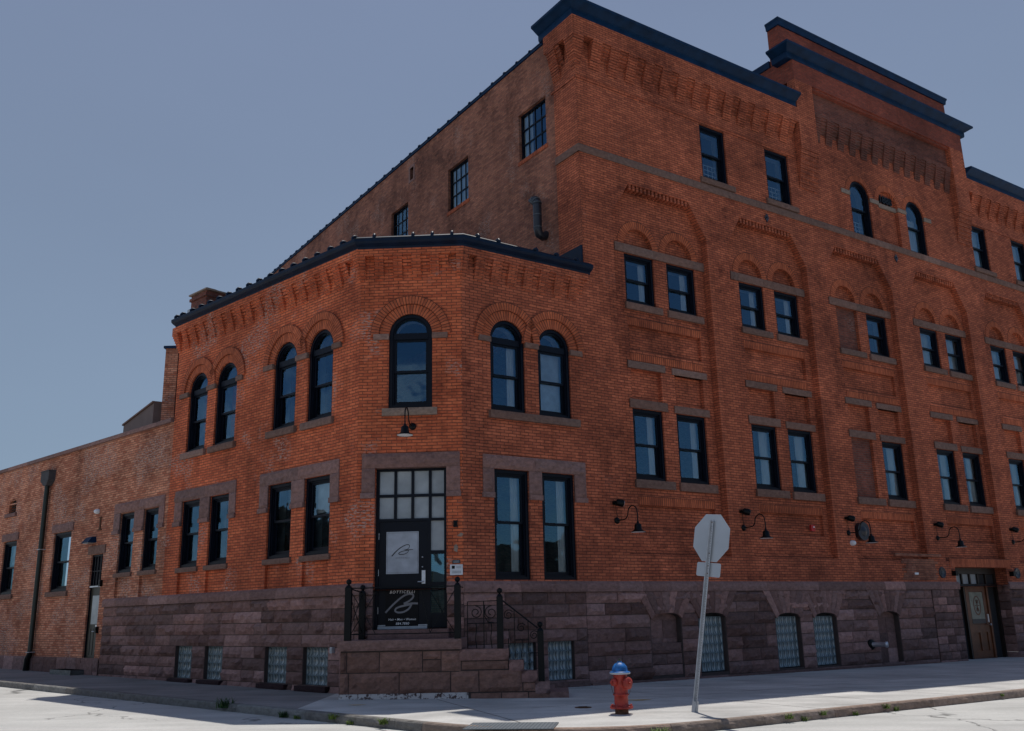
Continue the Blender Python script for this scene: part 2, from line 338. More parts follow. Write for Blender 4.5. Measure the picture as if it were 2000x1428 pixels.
# ------------------------------------------------------------------ mesh helpers
class MB:
    def __init__(s): s.v = []; s.f = []; s.uv = []; s.t = []; s.mi = []; s.sm = []
    def face(s, pts, uvs=None, t=(1, 1, 1), mi=0, sm=False):
        b = len(s.v); s.v += [tuple(p) for p in pts]; s.f.append(tuple(range(b, b + len(pts))))
        s.uv.append(uvs or [(p[0] + p[1], p[2]) for p in pts]); s.t.append(t); s.mi.append(mi); s.sm.append(sm)
    def grid(s, rows, t=(1, 1, 1), mi=0, sm=False, close=False):
        b = len(s.v); nr = len(rows); nc = len(rows[0])
        for r in rows: s.v += [tuple(p) for p in r]
        for i in range(nr - 1):
            for j in range(nc if close else nc - 1):
                k = (j + 1) % nc
                q = (b + i * nc + j, b + i * nc + k, b + (i + 1) * nc + k, b + (i + 1) * nc + j)
                s.f.append(q); s.uv.append([(s.v[a][0] + s.v[a][1], s.v[a][2]) for a in q]); s.t.append(t); s.mi.append(mi); s.sm.append(sm)
    def box(s, x0, x1, y0, y1, z0, z1, t=(1, 1, 1), mi=0, uvo=(0, 0)):
        P = lambda x, y, z: (x, y, z)
        ox, oz = uvo
        s.face([P(x0, y0, z0), P(x1, y0, z0), P(x1, y0, z1), P(x0, y0, z1)], [(x0 + ox, z0 + oz), (x1 + ox, z0 + oz), (x1 + ox, z1 + oz), (x0 + ox, z1 + oz)], t, mi)
        s.face([P(x1, y1, z0), P(x0, y1, z0), P(x0, y1, z1), P(x1, y1, z1)], None, t, mi)
        for x, fl in ((x0, -1), (x1, 1)):
            pts = [P(x, y0, z0), P(x, y1, z0), P(x, y1, z1), P(x, y0, z1)]
            s.face(pts if fl > 0 else pts[::-1], [(q[0] + q[1] + ox, q[2] + oz) for q in (pts if fl > 0 else pts[::-1])], t, mi)
        for z, fl in ((z0, -1), (z1, 1)):
            pts = [P(x0, y0, z), P(x1, y0, z), P(x1, y1, z), P(x0, y1, z)]
            s.face(pts if fl > 0 else pts[::-1], [(q[0] + ox, q[2] + q[1] + oz) for q in (pts if fl > 0 else pts[::-1])], t, mi)
    def tube(s, path, r, n=8, t=(1, 1, 1), mi=0, caps=True):
        path = [Vector(p) for p in path]; rr = r if isinstance(r, (list, tuple)) else [r] * len(path)
        rows = []; prev = None
        for i, p in enumerate(path):
            d = (path[min(i + 1, len(path) - 1)] - path[max(i - 1, 0)]).normalized()
            if prev is None:
                a = Vector((0, 0, 1)) if abs(d.z) < 0.9 else Vector((1, 0, 0)); u = d.cross(a).normalized()
            else: u = (prev - d * prev.dot(d)).normalized()
            w = d.cross(u); prev = u
            rows.append([p + rr[i] * (cos(2 * pi * k / n) * u + sin(2 * pi * k / n) * w) for k in range(n)])
        s.grid(rows, t, mi, True, True)
        if caps: s.face(rows[0][::-1], None, t, mi); s.face(rows[-1], None, t, mi)
    def lathe(s, prof, c=(0, 0, 0), n=20, axis='Z', t=(1, 1, 1), mi=0, sm=True):
        rows = []
        for r, h in prof:
            row = []
            for k in range(n):
                a = 2 * pi * k / n
                if axis == 'Z': q = (c[0] + r * cos(a), c[1] + r * sin(a), c[2] + h)
                elif axis == 'Y': q = (c[0] + r * cos(a), c[1] + h, c[2] + r * sin(a))
                else: q = (c[0] + h, c[1] + r * cos(a), c[2] + r * sin(a))
                row.append(q)
            rows.append(row)
        s.grid(rows, t, mi, sm, True)
        if prof[0][0] > 1e-4: s.face(rows[0][::-1], None, t, mi)
        if prof[-1][0] > 1e-4: s.face(rows[-1], None, t, mi)
    def mesh(s, name, mats, T=I4):
        me = bpy.data.meshes.new(name)
        me.from_pydata([T @ Vector(p) for p in s.v], [], s.f)
        ul = me.uv_layers.new(name="UVMap")
        flat = [c for f in s.uv for uv in f for c in (uv[0], uv[1])]
        ul.data.foreach_set("uv", flat)
        ca = me.color_attributes.new("tint", 'FLOAT_COLOR', 'CORNER')
        cols = []
        for f, t in zip(s.f, s.t):
            cols += [t[0], t[1], t[2], 1.0] * len(f)
        ca.data.foreach_set("color", cols)
        for m in (mats if isinstance(mats, (list, tuple)) else [mats]): me.materials.append(M[m] if isinstance(m, str) else m)
        me.polygons.foreach_set("material_index", s.mi)
        me.polygons.foreach_set("use_smooth", s.sm)
        me.update()
        return me
ROOTS = {}
def empty(name, loc, label, cat, group=None, rot=None):
    o = bpy.data.objects.new(name, None); COL.objects.link(o); o.location = loc; o.empty_display_size = 0.3
    if rot is not None: o.rotation_euler = rot
    o["label"] = label; o["category"] = cat
    if group: o["group"] = group
    return o
def place(name, me, parent=None, MW=I4):
    o = bpy.data.objects.new(name, me); COL.objects.link(o)
    if parent is not None:
        o.parent = parent
        o.matrix_parent_inverse = parent_mw(parent).inverted()
    o.matrix_basis = MW
    return o
def parent_mw(o):
    m = o.matrix_basis.copy() if o.parent else Matrix.LocRotScale(o.location, o.rotation_euler, o.scale)
    return m
def clusters(mb, g=0.2, ex=0.05):
    """groups of faces that touch or nearly touch"""
    n = len(mb.f); par = list(range(n))
    def find(a):
        while par[a] != a: par[a] = par[par[a]]; a = par[a]
        return a
    cells = {}
    for i, f in enumerate(mb.f):
        lo = [min(mb.v[k][a] for k in f) - ex for a in (0, 1, 2)]; hi = [max(mb.v[k][a] for k in f) + ex for a in (0, 1, 2)]
        if max(hi[a] - lo[a] for a in (0, 1, 2)) > 14: return None
        r = [range(int(lo[a] // g), int(hi[a] // g) + 1) for a in (0, 1, 2)]
        for x in r[0]:
            for y in r[1]:
                for z in r[2]:
                    j = cells.setdefault((x, y, z), i)
                    if j != i:
                        p, q = find(i), find(j)
                        if p != q: par[p] = q
    out = {}
    for i in range(n): out.setdefault(find(i), []).append(i)
    return list(out.values()) if len(out) > 1 else None
def submb(mb, idx):
    r = MB(); mp = {}
    for i in idx:
        q = []
        for k in mb.f[i]:
            if k not in mp: mp[k] = len(r.v); r.v.append(mb.v[k])
            q.append(mp[k])
        r.f.append(tuple(q)); r.uv.append(mb.uv[i]); r.t.append(mb.t[i]); r.mi.append(mb.mi[i]); r.sm.append(mb.sm[i])
    return r
NOSPLIT = {'wall', 'window_bay', 'side_wall', 'glass_blocks', 'corbel_table', 'brick_arch', 'gooseneck', 'cornice', 'core', 'emblem', 'top_rail', 'bottom_rail', 'gate_panel', 'stair_balusters', 'post', 'barrel'}
def part(name, mb, mat, parent, T=I4, label=None):
    cl = clusters(mb) if name not in NOSPLIT else None
    if cl and len(cl) <= 60:
        nm = name[:-1] if name in ('coping_joints', 'bolts', 'seam_bands', 'steps') else name
        for c in cl:
            sm_ = submb(mb, c); o = place(nm, sm_.mesh(nm, mat, T), parent)
            if label: o["label"] = label
        return o
    o = place(name, mb.mesh(name, mat, T), parent)
    if label: o["label"] = label
    return o
def thing(name, mb, mat, T, label, cat, group=None):
    o = place(name, mb.mesh(name, mat), None, T); o["label"] = label; o["category"] = cat
    if group: o["group"] = group
    return o
def structure(name, mb, mat, T=I4):
    o = place(name, mb.mesh(name, mat, T)); o["kind"] = "structure"; return o

def inside(p, poly):
    x, y = p; c = False; n = len(poly)
    for i in range(n):
        x1, y1 = poly[i]; x2, y2 = poly[(i + 1) % n]
        if (y1 > y) != (y2 > y) and x < (x2 - x1) * (y - y1) / (y2 - y1) + x1: c = not c
    return c
def sheet(mb, outer, holes, y, swap=False):
    vs = []; es = []
    for poly in [outer] + holes:
        b = len(vs); vs += [Vector(p) for p in poly]; k = len(poly)
        es += [(b + i, b + (i + 1) % k) for i in range(k)]
    r = delaunay_2d_cdt(vs, es, [], 0, 1e-6)
    V = r[0]
    for f in r[2]:
        c = (sum(V[i][0] for i in f) / 3, sum(V[i][1] for i in f) / 3)
        if inside(c, outer) and not any(inside(c, h) for h in holes):
            mb.face([(V[i][0], y, V[i][1]) for i in f], [(V[i][0], V[i][1]) for i in f])
def reveal(mb, poly, y0, y1):
    n = len(poly)
    for i in range(n):
        (xa, za), (xb, zb) = poly[i], poly[(i + 1) % n]
        d = y1 - y0
        if abs(xb - xa) < abs(zb - za): uv = [(xa, za), (xb, zb), (xb + d, zb), (xa + d, za)]
        else: uv = [(xa, za), (xb, zb), (xb, zb + d), (xa, za + d)]
        mb.face([(xa, y0, za), (xb, y0, zb), (xb, y1, zb), (xa, y1, za)], uv)
def rect(x0, x1, z0, z1): return [(x0, z0), (x1, z0), (x1, z1), (x0, z1)]
def archpoly(x0, x1, z0, spring, rise=None, n=14):
    c = (x0 + x1) / 2; r = (x1 - x0) / 2; ry = r if rise is None else rise
    pts = [(x0, z0), (x1, z0)]
    for k in range(n + 1):
        a = pi * k / n; pts.append((c + r * cos(a), spring + ry * sin(a)))
    return pts

random.seed(7)
def tintv(lo=0.75, hi=1.25, pale=0.1):
    v = random.uniform(lo, hi); h = random.uniform(-0.05, 0.05)
    if random.random() < pale: v *= 1.35
    return (v * (1 + h), v, v * (1 - h * 0.5))
def rock(mb, P, y, amp=0.03, nx=None, nz=None, t=(1, 1, 1), seed=None, ysafe=0.02, mi=0):
    """chiselled face on quad P (x,z corners: bl, br, tr, tl); edges lie at y, middle bulges outward (-y)"""
    (x0, z0), (x1, z1), (x2, z2), (x3, z3) = P
    w = max(abs(x1 - x0), abs(x2 - x3)); h = max(abs(z3 - z0), abs(z2 - z1))
    nx = nx or max(3, int(w / 0.075)); nz = nz or max(3, int(h / 0.07))
    sd = random.uniform(0, 100); tx, tz = random.uniform(-.35, .35), random.uniform(-.35, .35)
    rows = []
    for j in range(nz + 1):
        row = []
        for i in range(nx + 1):
            a = i / nx; b = j / nz
            x = (x0 * (1 - a) + x1 * a) * (1 - b) + (x3 * (1 - a) + x2 * a) * b
            z = (z0 * (1 - a) + z1 * a) * (1 - b) + (z3 * (1 - a) + z2 * a) * b
            edge = min(min(a, 1 - a) * w, min(b, 1 - b) * h) / 0.05
            e = min(1.0, edge)
            if i in (0, nx) or j in (0, nz): d = 0.0
            else:
                q = noise.noise(Vector((x * 4.5 + sd, z * 6.5, sd))) + 0.5 * noise.noise(Vector((x * 11 + sd, z * 15, sd + 5)))
                d = amp * (0.62 + 0.75 * q + tx * (a - .5) * 2 + tz * (b - .5) * 2) * e
                x += random.uniform(-1, 1) * w / nx * 0.18; z += random.uniform(-1, 1) * h / nz * 0.18
                d = max(0.002, d)
            row.append((x, y - d, z))
        rows.append(row)
    mb.grid(rows, t, mi)
    # returns back into the wall
    for (xa, za), (xb, zb) in (((x0, z0), (x1, z1)), ((x1, z1), (x2, z2)), ((x2, z2), (x3, z3)), ((x3, z3), (x0, z0))):
        mb.face([(xb, y, zb), (xa, y, za), (xa, y + ysafe, za), (xb, y + ysafe, zb)], None, t, mi)
def rockbox(mb, x0, x1, z0, z1, yf, yb, amp=0.02, t=None, mi=0):
    rock(mb, [(x0, z0), (x1, z0), (x1, z1), (x0, z1)], yf, amp, t=t or tintv(0.88, 1.12), ysafe=yb - yf, mi=mi)

# ------------------------------------------------------------------ builders shared by the buildings
def ring_prism(mb, outer, inner, y0, y1, mi=0):
    n = len(outer)
    for i in range(n):
        j = (i + 1) % n
        a, b, c, d = outer[i], outer[j], inner[j], inner[i]
        mb.face([(a[0], y0, a[1]), (b[0], y0, b[1]), (c[0], y0, c[1]), (d[0], y0, d[1])], mi=mi)
        mb.face([(d[0], y0, d[1]), (c[0], y0, c[1]), (c[0], y1, c[1]), (d[0], y1, d[1])], mi=mi)
        mb.face([(b[0], y0, b[1]), (a[0], y0, a[1]), (a[0], y1, a[1]), (b[0], y1, b[1])], mi=mi)
def plane(mb, poly, y): mb.face([(x, y, z) for x, z in poly])
_cache = {}
def window_kit(w, h, spring=None, style='hung', blind=None, sill=None, mid=0.5):
    key = (round(w, 3), round(h, 3), spring, style, blind, sill, mid)
    if key in _cache: return _cache[key]
    kit = []
    x0, x1 = -w / 2, w / 2
    def outl(c, cb=None, n=14):
        cb = c if cb is None else cb
        if spring is None: return rect(x0 + c, x1 - c, cb, h - c)
        return archpoly(x0 + c, x1 - c, cb, spring, None, n)
    f = MB()
    if style == 'steel':
        ring_prism(f, outl(0.0), outl(0.05), 0.14, 0.2)
        kit.append(('window', f.mesh('window', 'frame'), None))
        g = MB(); nx, nz = 4, 3
        for i in range(1, nx): x = x0 + 0.05 + (w - 0.1) * i / nx; g.box(x - .014, x + .014, .15, .185, .05, h - .05)
        for j in range(1, nz): z = 0.05 + (h - 0.1) * j / nz; g.box(x0 + .05, x1 - .05, .147, .19, z - .016, z + .016)
        kit.append(('glazing_bars', g.mesh('glazing_bars', 'frame'), 0))
        p = MB(); plane(p, outl(0.05), 0.168); kit.append(('pane', p.mesh('pane', 'glass'), 0))
        if blind:
            q = MB(); q.box(x0 + .05, x0 + w * (.35 if blind == 'part' else .95), .22, .23, .05, h - .05); kit.append(('curtain_or_standin', q.mesh('curtain_or_standin', 'blind'), 0))  # pale sheet added behind the panes, standing in for reflected sky
    else:
        ring_prism(f, outl(0.002), outl(0.075, 0.07), 0.045, 0.25)
        ring_prism(f, outl(0.075, 0.07), outl(0.105, 0.10), 0.085, 0.25)
        c = 0.105
        top = h if spring is None else (spring if style == 'arch_light' else None)
        if style == 'arch_light': f.box(x0 + c, x1 - c, 0.075, 0.24, spring - 0.09, spring + 0.05)
        kit.append(('window', f.mesh('window', 'frame'), None))
        def sashrect(a, b, y, nm, cc=0.05, bot=None):
            s = MB(); o = rect(x0 + c, x1 - c, a, b); i_ = rect(x0 + c + cc, x1 - c - cc, a + (bot or cc), b - cc)
            ring_prism(s, o, i_, y, y + 0.045); kit.append((nm, s.mesh(nm, 'frame'), 0))
            p = MB(); plane(p, i_, y + 0.022); kit.append(('pane', p.mesh('pane', 'glass'), 0))
        if style == 'arch_light':
            p = MB(); aa = archpoly(x0 + c + .03, x1 - c - .03, spring + 0.05, spring + 0.06, None)
            oo = archpoly(x0 + c, x1 - c, spring + 0.05, spring + 0.06, None)
            s = MB(); ring_prism(s, oo, aa, 0.12, 0.17); kit.append(('arch_sash', s.mesh('arch_sash', 'frame'), 0))
            plane(p, aa, 0.145); kit.append(('arch_pane', p.mesh('arch_pane', 'glass'), 0))
            zt = spring - 0.09
        elif spring is not None:
            zt = None
        else: zt = h - 0.105
        zb = 0.10
        if zt is not None:
            zm = zb + (zt - zb) * mid
            sashrect(zm - 0.02, zt, 0.115, 'upper_sash'); sashrect(zb, zm + 0.025, 0.165, 'lower_sash', bot=0.075)
        else:
            zm = zb + (h - .1 - zb) * mid
            oo = archpoly(x0 + c, x1 - c, zm - .02, spring, None); ii = archpoly(x0 + c + .05, x1 - c - .05, zm + .03, spring, None)
            s = MB(); ring_prism(s, oo, ii, 0.115, 0.16); kit.append(('upper_sash', s.mesh('upper_sash', 'frame'), 0))
            p = MB(); plane(p, ii, 0.137); kit.append(('pane', p.mesh('pane', 'glass'), 0))
            sashrect(zb, zm + 0.025, 0.165, 'lower_sash', bot=0.075)
        # plastered reveal of the room behind the glass
        r = MB()
        o = outl(0.10, 0.10)
        for i in range(len(o)):
            a, b = o[i], o[(i + 1) % len(o)]
            r.face([(a[0], .22, a[1]), (b[0], .22, b[1]), (b[0], .43, b[1]), (a[0], .43, a[1])])
        kit.append(('inner_reveal', r.mesh('inner_reveal', 'white'), 0))
        if blind:
            b = MB()
            zt2 = (h - .1) if spring is None else (spring - .05)
            if blind == 'full': b.box(x0 + .12, x1 - .12, .27, .28, .1, zt2)
            elif blind == 'half': b.box(x0 + .12, x1 - .12, .27, .28, h * .55, zt2)
            elif blind == 'drape':
                rows = []; n = 22
                for z in (.1, zt2): rows.append([(x0 + w * (.55 + .33 * i / n), .27 + .02 * sin(i * 1.5), z) for i in range(n + 1)])
                b.grid(rows, sm=True)
            elif blind == 'side':  # narrow bright strip added to stand in for the daylit inner jamb
                b.grid([[(x1 - .34 + .22 * i / 8, .25 + .012 * sin(i * 1.7), z) for i in range(9)] for z in (.1, zt2)], sm=True)
            elif blind == 'drapes':
                n = 40
                b.grid([[(x0 + .12 + (w - .24) * i / n, .32 + .03 * sin(i * 1.1), z) for i in range(n + 1)] for z in (.1, zt2)], sm=True)
            elif blind == 'lattice':
                for i in range(4): b.box(x0 + .2 + i * .17, x0 + .215 + i * .17, .3, .315, .1, .62)
                for z in (.2, .34, .48, .62): b.box(x0 + .12, x1 - .16, .3, .315, z - .008, z + .008)
            if blind == 'lattice': kit.append(('window_guard', b.mesh('window_guard', 'white'), 0))
            else: kit.append(('roller_blind' if blind in ('full', 'half') else 'curtain_or_standin', b.mesh('curtain_or_standin', 'blind' if blind in ('full', 'half') else 'curtain_or_standin'), 0))
    if sill:
        s = MB(); hh, ex, yf = sill
        rockbox(s, x0 - ex, x1 + ex, -hh, -0.003, yf, 0.12, 0.018, t=(1, 1, 1))
        kit.append(('sill', s.mesh('sill', 'stone_sill'), 0))
    _cache[key] = kit
    return kit
def window(bld, F, xc, z0, w, h, y=0.0, label=None, **k):
    kit = window_kit(w, h, **k)
    MW = F @ Matrix.Translation((xc, y, z0))
    win = place(kit[0][0], kit[0][1], bld, MW)
    if label: win["label"] = label
    for nm, me, _ in kit[1:]: place(nm, me, win, MW)
    return win

def arch_ring(bld, F, xc, zs, r0, r1, y, r2=None, y2=None, n=26, mat='brick_ring'):
    mb = MB()
    def ann(ra, rb, yf, yb):
        rm = (ra + rb) / 2
        for k in range(n):
            a0, a1 = pi * k / n, pi * (k + 1) / n
            P = lambda r, a: (xc + r * cos(a), zs + r * sin(a))
            q = [P(ra, a0), P(rb, a0), P(rb, a1), P(ra, a1)]
            uv = [(0.004, a0 * rm), (0.208, a0 * rm), (0.208, a1 * rm), (0.004, a1 * rm)]
            mb.face([(p[0], yf, p[1]) for p in q], uv)
            mb.face([(q[1][0], yf, q[1][1]), (q[1][0], yb, q[1][1]), (q[2][0], yb, q[2][1]), (q[2][0], yf, q[2][1])], [(0, a0 * rm), (.05, a0 * rm), (.05, a1 * rm), (0, a1 * rm)])
            mb.face([(q[0][0], yb, q[0][1]), (q[0][0], yf, q[0][1]), (q[3][0], yf, q[3][1]), (q[3][0], yb, q[3][1])], [(0, a0 * rm), (.05, a0 * rm), (.05, a1 * rm), (0, a1 * rm)])
        for a in (0, pi):
            P = lambda r: (xc + r * cos(a), zs)
            mb.face([(P(ra)[0], yf, zs), (P(rb)[0], yf, zs), (P(rb)[0], yb, zs), (P(ra)[0], yb, zs)], [(0, 0), (.2, 0), (.2, .05), (0, .05)])
    ann(r0, r1, y, y + .03)
    if r2: ann(r1, r2, y2, y2 + .08)
    return part('brick_arch', mb, mat, bld, F)

def corbels(x0, x1, z0, z1, ztop, pitch, tw, out, steps=8, y=0.0, e0=0, e1=0, start=0.0, gap=True, zgap=0.62):
    mb = MB()
    mb.box(x0 - e0, x1 + e1, y - out, y + .03, z1, ztop)
    for xe, ee in ((x0, -e0), (x1, e1)):
        if ee:
            for j in range(steps):
                za = z0 + (z1 - z0) * j / steps; zb = z0 + (z1 - z0) * (j + 1) / steps; o = out * (j + 1) / steps
                q = xe + ee * (j + 1) / steps; w = xe - math.copysign(tw * .5, ee)
                mb.box(min(q, w), max(q, w), y - o + .001, y + .03, za, zb - (.002 if j == steps - 1 else 0))
    if e0: start = max(start, tw * .5 + (pitch - tw))
    if e1: x1 -= tw * .5 + (pitch - tw) * .6
    k = 0; x = x0 + start
    while x + tw <= x1 + 1e-3:
        for j in range(steps):
            za = z0 + (z1 - z0) * (j / steps) ** 1.0; zb = z0 + (z1 - z0) * ((j + 1) / steps)
            o = out * (j + 1) / steps
            mb.box(x + .006, x + tw - .006, y - o + .022, y + .03, za, zb + (0 if j < steps - 1 else -0.002))
            mb.box(x + random.uniform(-.004, .004), x + tw + random.uniform(-.004, .004), y - o, y + .01, za + .013, zb - .002)
        if gap and x + pitch <= x1:
            zs = z1 - (z1 - z0) * zgap; n = max(3, steps // 2)
            for j in range(n):
                za = zs + (z1 - zs) * j / n
                ze = z1 - .003 if j == n - 1 else zs + (z1 - zs) * (j + 1) / n; oo = out * (j + .6) / (n + .6)
                mb.box(x + tw, x + pitch, y - oo + .02, y + .02, za, ze); mb.box(x + tw, x + pitch, y - oo, y + .01, za + .014, ze - .002)
        x += pitch
    return mb

def sweep(mb, prof, path, mi=0, closed=False):
    """profile (outward, z) swept along world path of xy points; outward = right-hand side when walking left->right seen from outside"""
    n = len(path); P = [Vector(p) for p in path]; nor = []
    for i in range(n):
        ds = []
        if i > 0: ds.append((P[i] - P[i - 1]).normalized())
        if i < n - 1: ds.append((P[i + 1] - P[i]).normalized())
        ns = [Vector((d.y, -d.x)) for d in ds]
        if len(ns) == 2:
            m = (ns[0] + ns[1]).normalized(); m = m / m.dot(ns[0])
        else: m = ns[0]
        nor.append(m)
    rows = []
    for i in range(n): rows.append([(P[i].x + nor[i].x * o, P[i].y + nor[i].y * o, z + ZO) for o, z in prof])
    for i in range(n - 1):
        for j in range(len(prof) - 1):
            mb.face([rows[i][j], rows[i + 1][j], rows[i + 1][j + 1], rows[i][j + 1]], mi=mi)
    mb.face(rows[0], mi=mi); mb.face(rows[-1][::-1], mi=mi)
    return nor
def wpt(F, x, y=0.0, z=0.0): return F @ Vector((x, y, z))
def wxy(F, x, y=0.0):
    v = F @ Vector((x, y, 0)); return (v.x, v.y)

def ashlar(mb, x0, x1, z0, z1, openings, y=0.0, ch=0.27, amp=0.04, wr=(0.45, 1.1)):
    """random-length rock-faced courses, leaving rectangular openings free"""
    zs = {round(z0, 3), round(z1, 3)}
    for o in openings:
        for z in (o[2], o[3]):
            if z0 < z < z1: zs.add(round(z, 3))
    zs = sorted(zs); rows = []
    for a, b in zip(zs[:-1], zs[1:]):
        k = max(1, round((b - a) / ch)); rows += [(a + (b - a) * i / k, a + (b - a) * (i + 1) / k) for i in range(k)]
    for za, zb in rows:
        if zb - za < 0.02: continue
        blocks = sorted([(o[0], o[1]) for o in openings if o[2] < zb - .01 and o[3] > za + .01])
        spans = []; x = x0
        for a, b in blocks:
            if a > x: spans.append((x, min(a, x1)))
            x = max(x, b)
        if x < x1: spans.append((x, x1))
        for a, b in spans:
            x = a
            while x < b - 1e-6:
                w = random.uniform(*wr)
                if b - (x + w) < wr[0] * .6: w = b - x
                g = 0.008
                rock(mb, [(x + g, za + g), (x + w - g, za + g), (x + w - g, zb - g), (x + g, zb - g)], y, amp * random.uniform(.6, 1.2), t=tintv(0.55, 1.3, 0.18))
                x += w
def water_table(mb, x0, x1, z0, z1, out, e0=0, e1=0):
    x = x0 - e0
    while x < x1 + e1 - 1e-6:
        w = random.uniform(0.6, 1.25)
        if x1 + e1 - (x + w) < .5: w = x1 + e1 - x
        t = tintv(0.85, 1.25, .1); g = .003
        rock(mb, [(x + g, z0), (x + w - g, z0), (x + w - g, z1 - .06), (x + g, z1 - .06)], -out, 0.022, t=t, ysafe=out)
        mb.face([(x + g, -out, z1 - .06), (x + w - g, -out, z1 - .06), (x + w - g, 0.0, z1), (x + g, 0.0, z1)], None, t)
        mb.face([(x + w - g, -out, z0), (x + g, -out, z0), (x + g, .02, z0), (x + w - g, .02, z0)], None, t)
        x += w
def glass_block(bld, F, xc, z0, w, h, nx, nz, y=0.10, arch=False, name='glass_block_window'):
    f = MB(); x0 = -w / 2; fr = .012
    bw, bh = w / nx, h / nz
    for i in range(nx + 1): x = x0 + i * bw; f.box(max(x0, x - fr), min(w / 2, x + fr), 0.0, .08, 0, h)
    for j in range(nz + 1): z = j * bh; f.box(x0, w / 2, .003, .08, max(0, z - fr), min(h, z + fr))
    MW = F @ Matrix.Translation((xc, y, z0))
    win = place(name, f.mesh(name, 'blockgrid'), bld, MW)
    g = MB()
    for i in range(nx):
        for j in range(nz):
            a, b = x0 + i * bw + fr, x0 + (i + 1) * bw - fr; c, d = j * bh + fr, (j + 1) * bh - fr
            rows = []
            for q in (0, .18, .5, .82, 1):
                rows.append([(a + (b - a) * p, .03 + .035 * (1 - abs(2 * p - 1) ** 3) * (1 - abs(2 * q - 1) ** 3) - .02, c + (d - c) * q) for p in (0, .15, .35, .5, .65, .85, 1)])
            k0 = len(g.f); g.grid(rows, sm=True)
            for k in range(k0, len(g.f)): g.uv[k] = [((g.v[i_][0] - a) / (b - a), (g.v[i_][2] - c) / (d - c)) for i_ in g.f[k]]
    place('glass_blocks', g.mesh('glass_blocks', 'gblock'), win, MW)
    return win
def strip(mb, x0, x1, z0, z1, y, depth=.02):
    """soldier or rowlock course: bricks on end"""
    mb.face([(x0, y, z0), (x1, y, z0), (x1, y, z1), (x0, y, z1)], [(0.004, x0), (0.004, x1), (.208, x1), (.208, x0)])
    mb.face([(x0, y + depth, z0), (x1, y + depth, z0), (x1, y, z0), (x0, y, z0)], [(0.0, x0), (0.0, x1), (.03, x1), (.03, x0)])
    mb.face([(x0, y, z1), (x1, y, z1), (x1, y + depth, z1), (x0, y + depth, z1)], [(0.0, x0), (0.0, x1), (.03, x1), (.03, x0)])
    for x in (x0, x1): mb.face([(x, y, z0), (x, y + depth, z0), (x, y + depth, z1), (x, y, z1)], [(0, 0), (.03, 0), (.03, .2), (0, .2)])

# ================================================================== 1. the corner building (salon)
BC = empty('corner_building', (B[0], B[1], 0), "two-storey orange brick corner building with canted entrance, arched upper windows and rock-faced stone base", "building")
ZB = -1.9
W_AR = (5.985, 4.335, 6.47)       # spring, sill, apex of the arched windows
def arched(F, xs, blinds=None):
    for i, (a, b) in enumerate(xs):
        bl = blinds[i] if blinds else None
        window(BC, F, (a + b) / 2, W_AR[1], b - a, W_AR[2] - W_AR[1], spring=round(W_AR[0] - W_AR[1], 3), style='arch_light', blind=bl)
        arch_ring(BC, F, (a + b) / 2, W_AR[0], (b - a) / 2, 0.70, -.004, 0.88, -.045)
def imposts(F, spans):
    for a, b in spans:
        m = MB(); rockbox(m, a, b, 5.875, 6.0, -.055, .05, .01)
        part('impost_stone', m, 'stone_sill', BC, F)
def lintel(F, x0, x1, leg, ops, bld=None, z0=3.053, z1=3.345, zl=2.42):
    m = MB(); mid = [(a[1] + b[0]) / 2 for a, b in zip(ops[:-1], ops[1:])]
    cuts = [x0] + mid + [x1]
    for a, b in zip(cuts[:-1], cuts[1:]): rock(m, [(a + .002, z0), (b - .002, z0), (b - .002, z1), (a + .002, z1)], -.03, .05, t=tintv(.85, 1.15), ysafe=.2)
    legs = [(x0, ops[0][0])] + [(a[1], b[0]) for a, b in zip(ops[:-1], ops[1:])] + [(ops[-1][1], x1)]
    for a, b in legs:
        rock(m, [(a, zl + .11), (b, zl + .11), (b, z0 - .004), (a, z0 - .004)], -.025, .04, t=tintv(.85, 1.15), ysafe=.05)
        rockbox(m, a - .02 * (a == x0), b + .02 * (b == x1), zl, zl + .11, -.055, .03, .012)
    return part('stone_lintel', m, 'stone', bld or BC, F)

# --- left face
opL = [(-7.33, -6.37), (-5.95, -4.95), (-3.31, -2.37), (-1.91, -0.96)]
lowL = [(-7.30, -6.38), (-5.91, -4.99), (-3.31, -2.36), (-1.87, -0.92)]
m = MB()
holes = [archpoly(a, b, W_AR[1], W_AR[0], W_AR[2] - W_AR[0]) for a, b in opL] + [rect(a, b, 1.345, 3.05) for a, b in lowL]
apr = [rect(a, b, .66, 1.22) for a, b in lowL]
sheet(m, rect(-8.05, 0, .55, 7.97), holes + [rect(a + .0, b - .0, .66, 1.22) for a, b in lowL], 0.0)
for h_ in holes: reveal(m, h_, 0, .30)
for h_ in apr: reveal(m, h_, 0, .07); sheet(m, h_, [], .07)
m.box(-8.05, 0, -.012, .02, 4.14, 4.20)      # string course
part('wall', m, 'brick_corner', BC, FL)
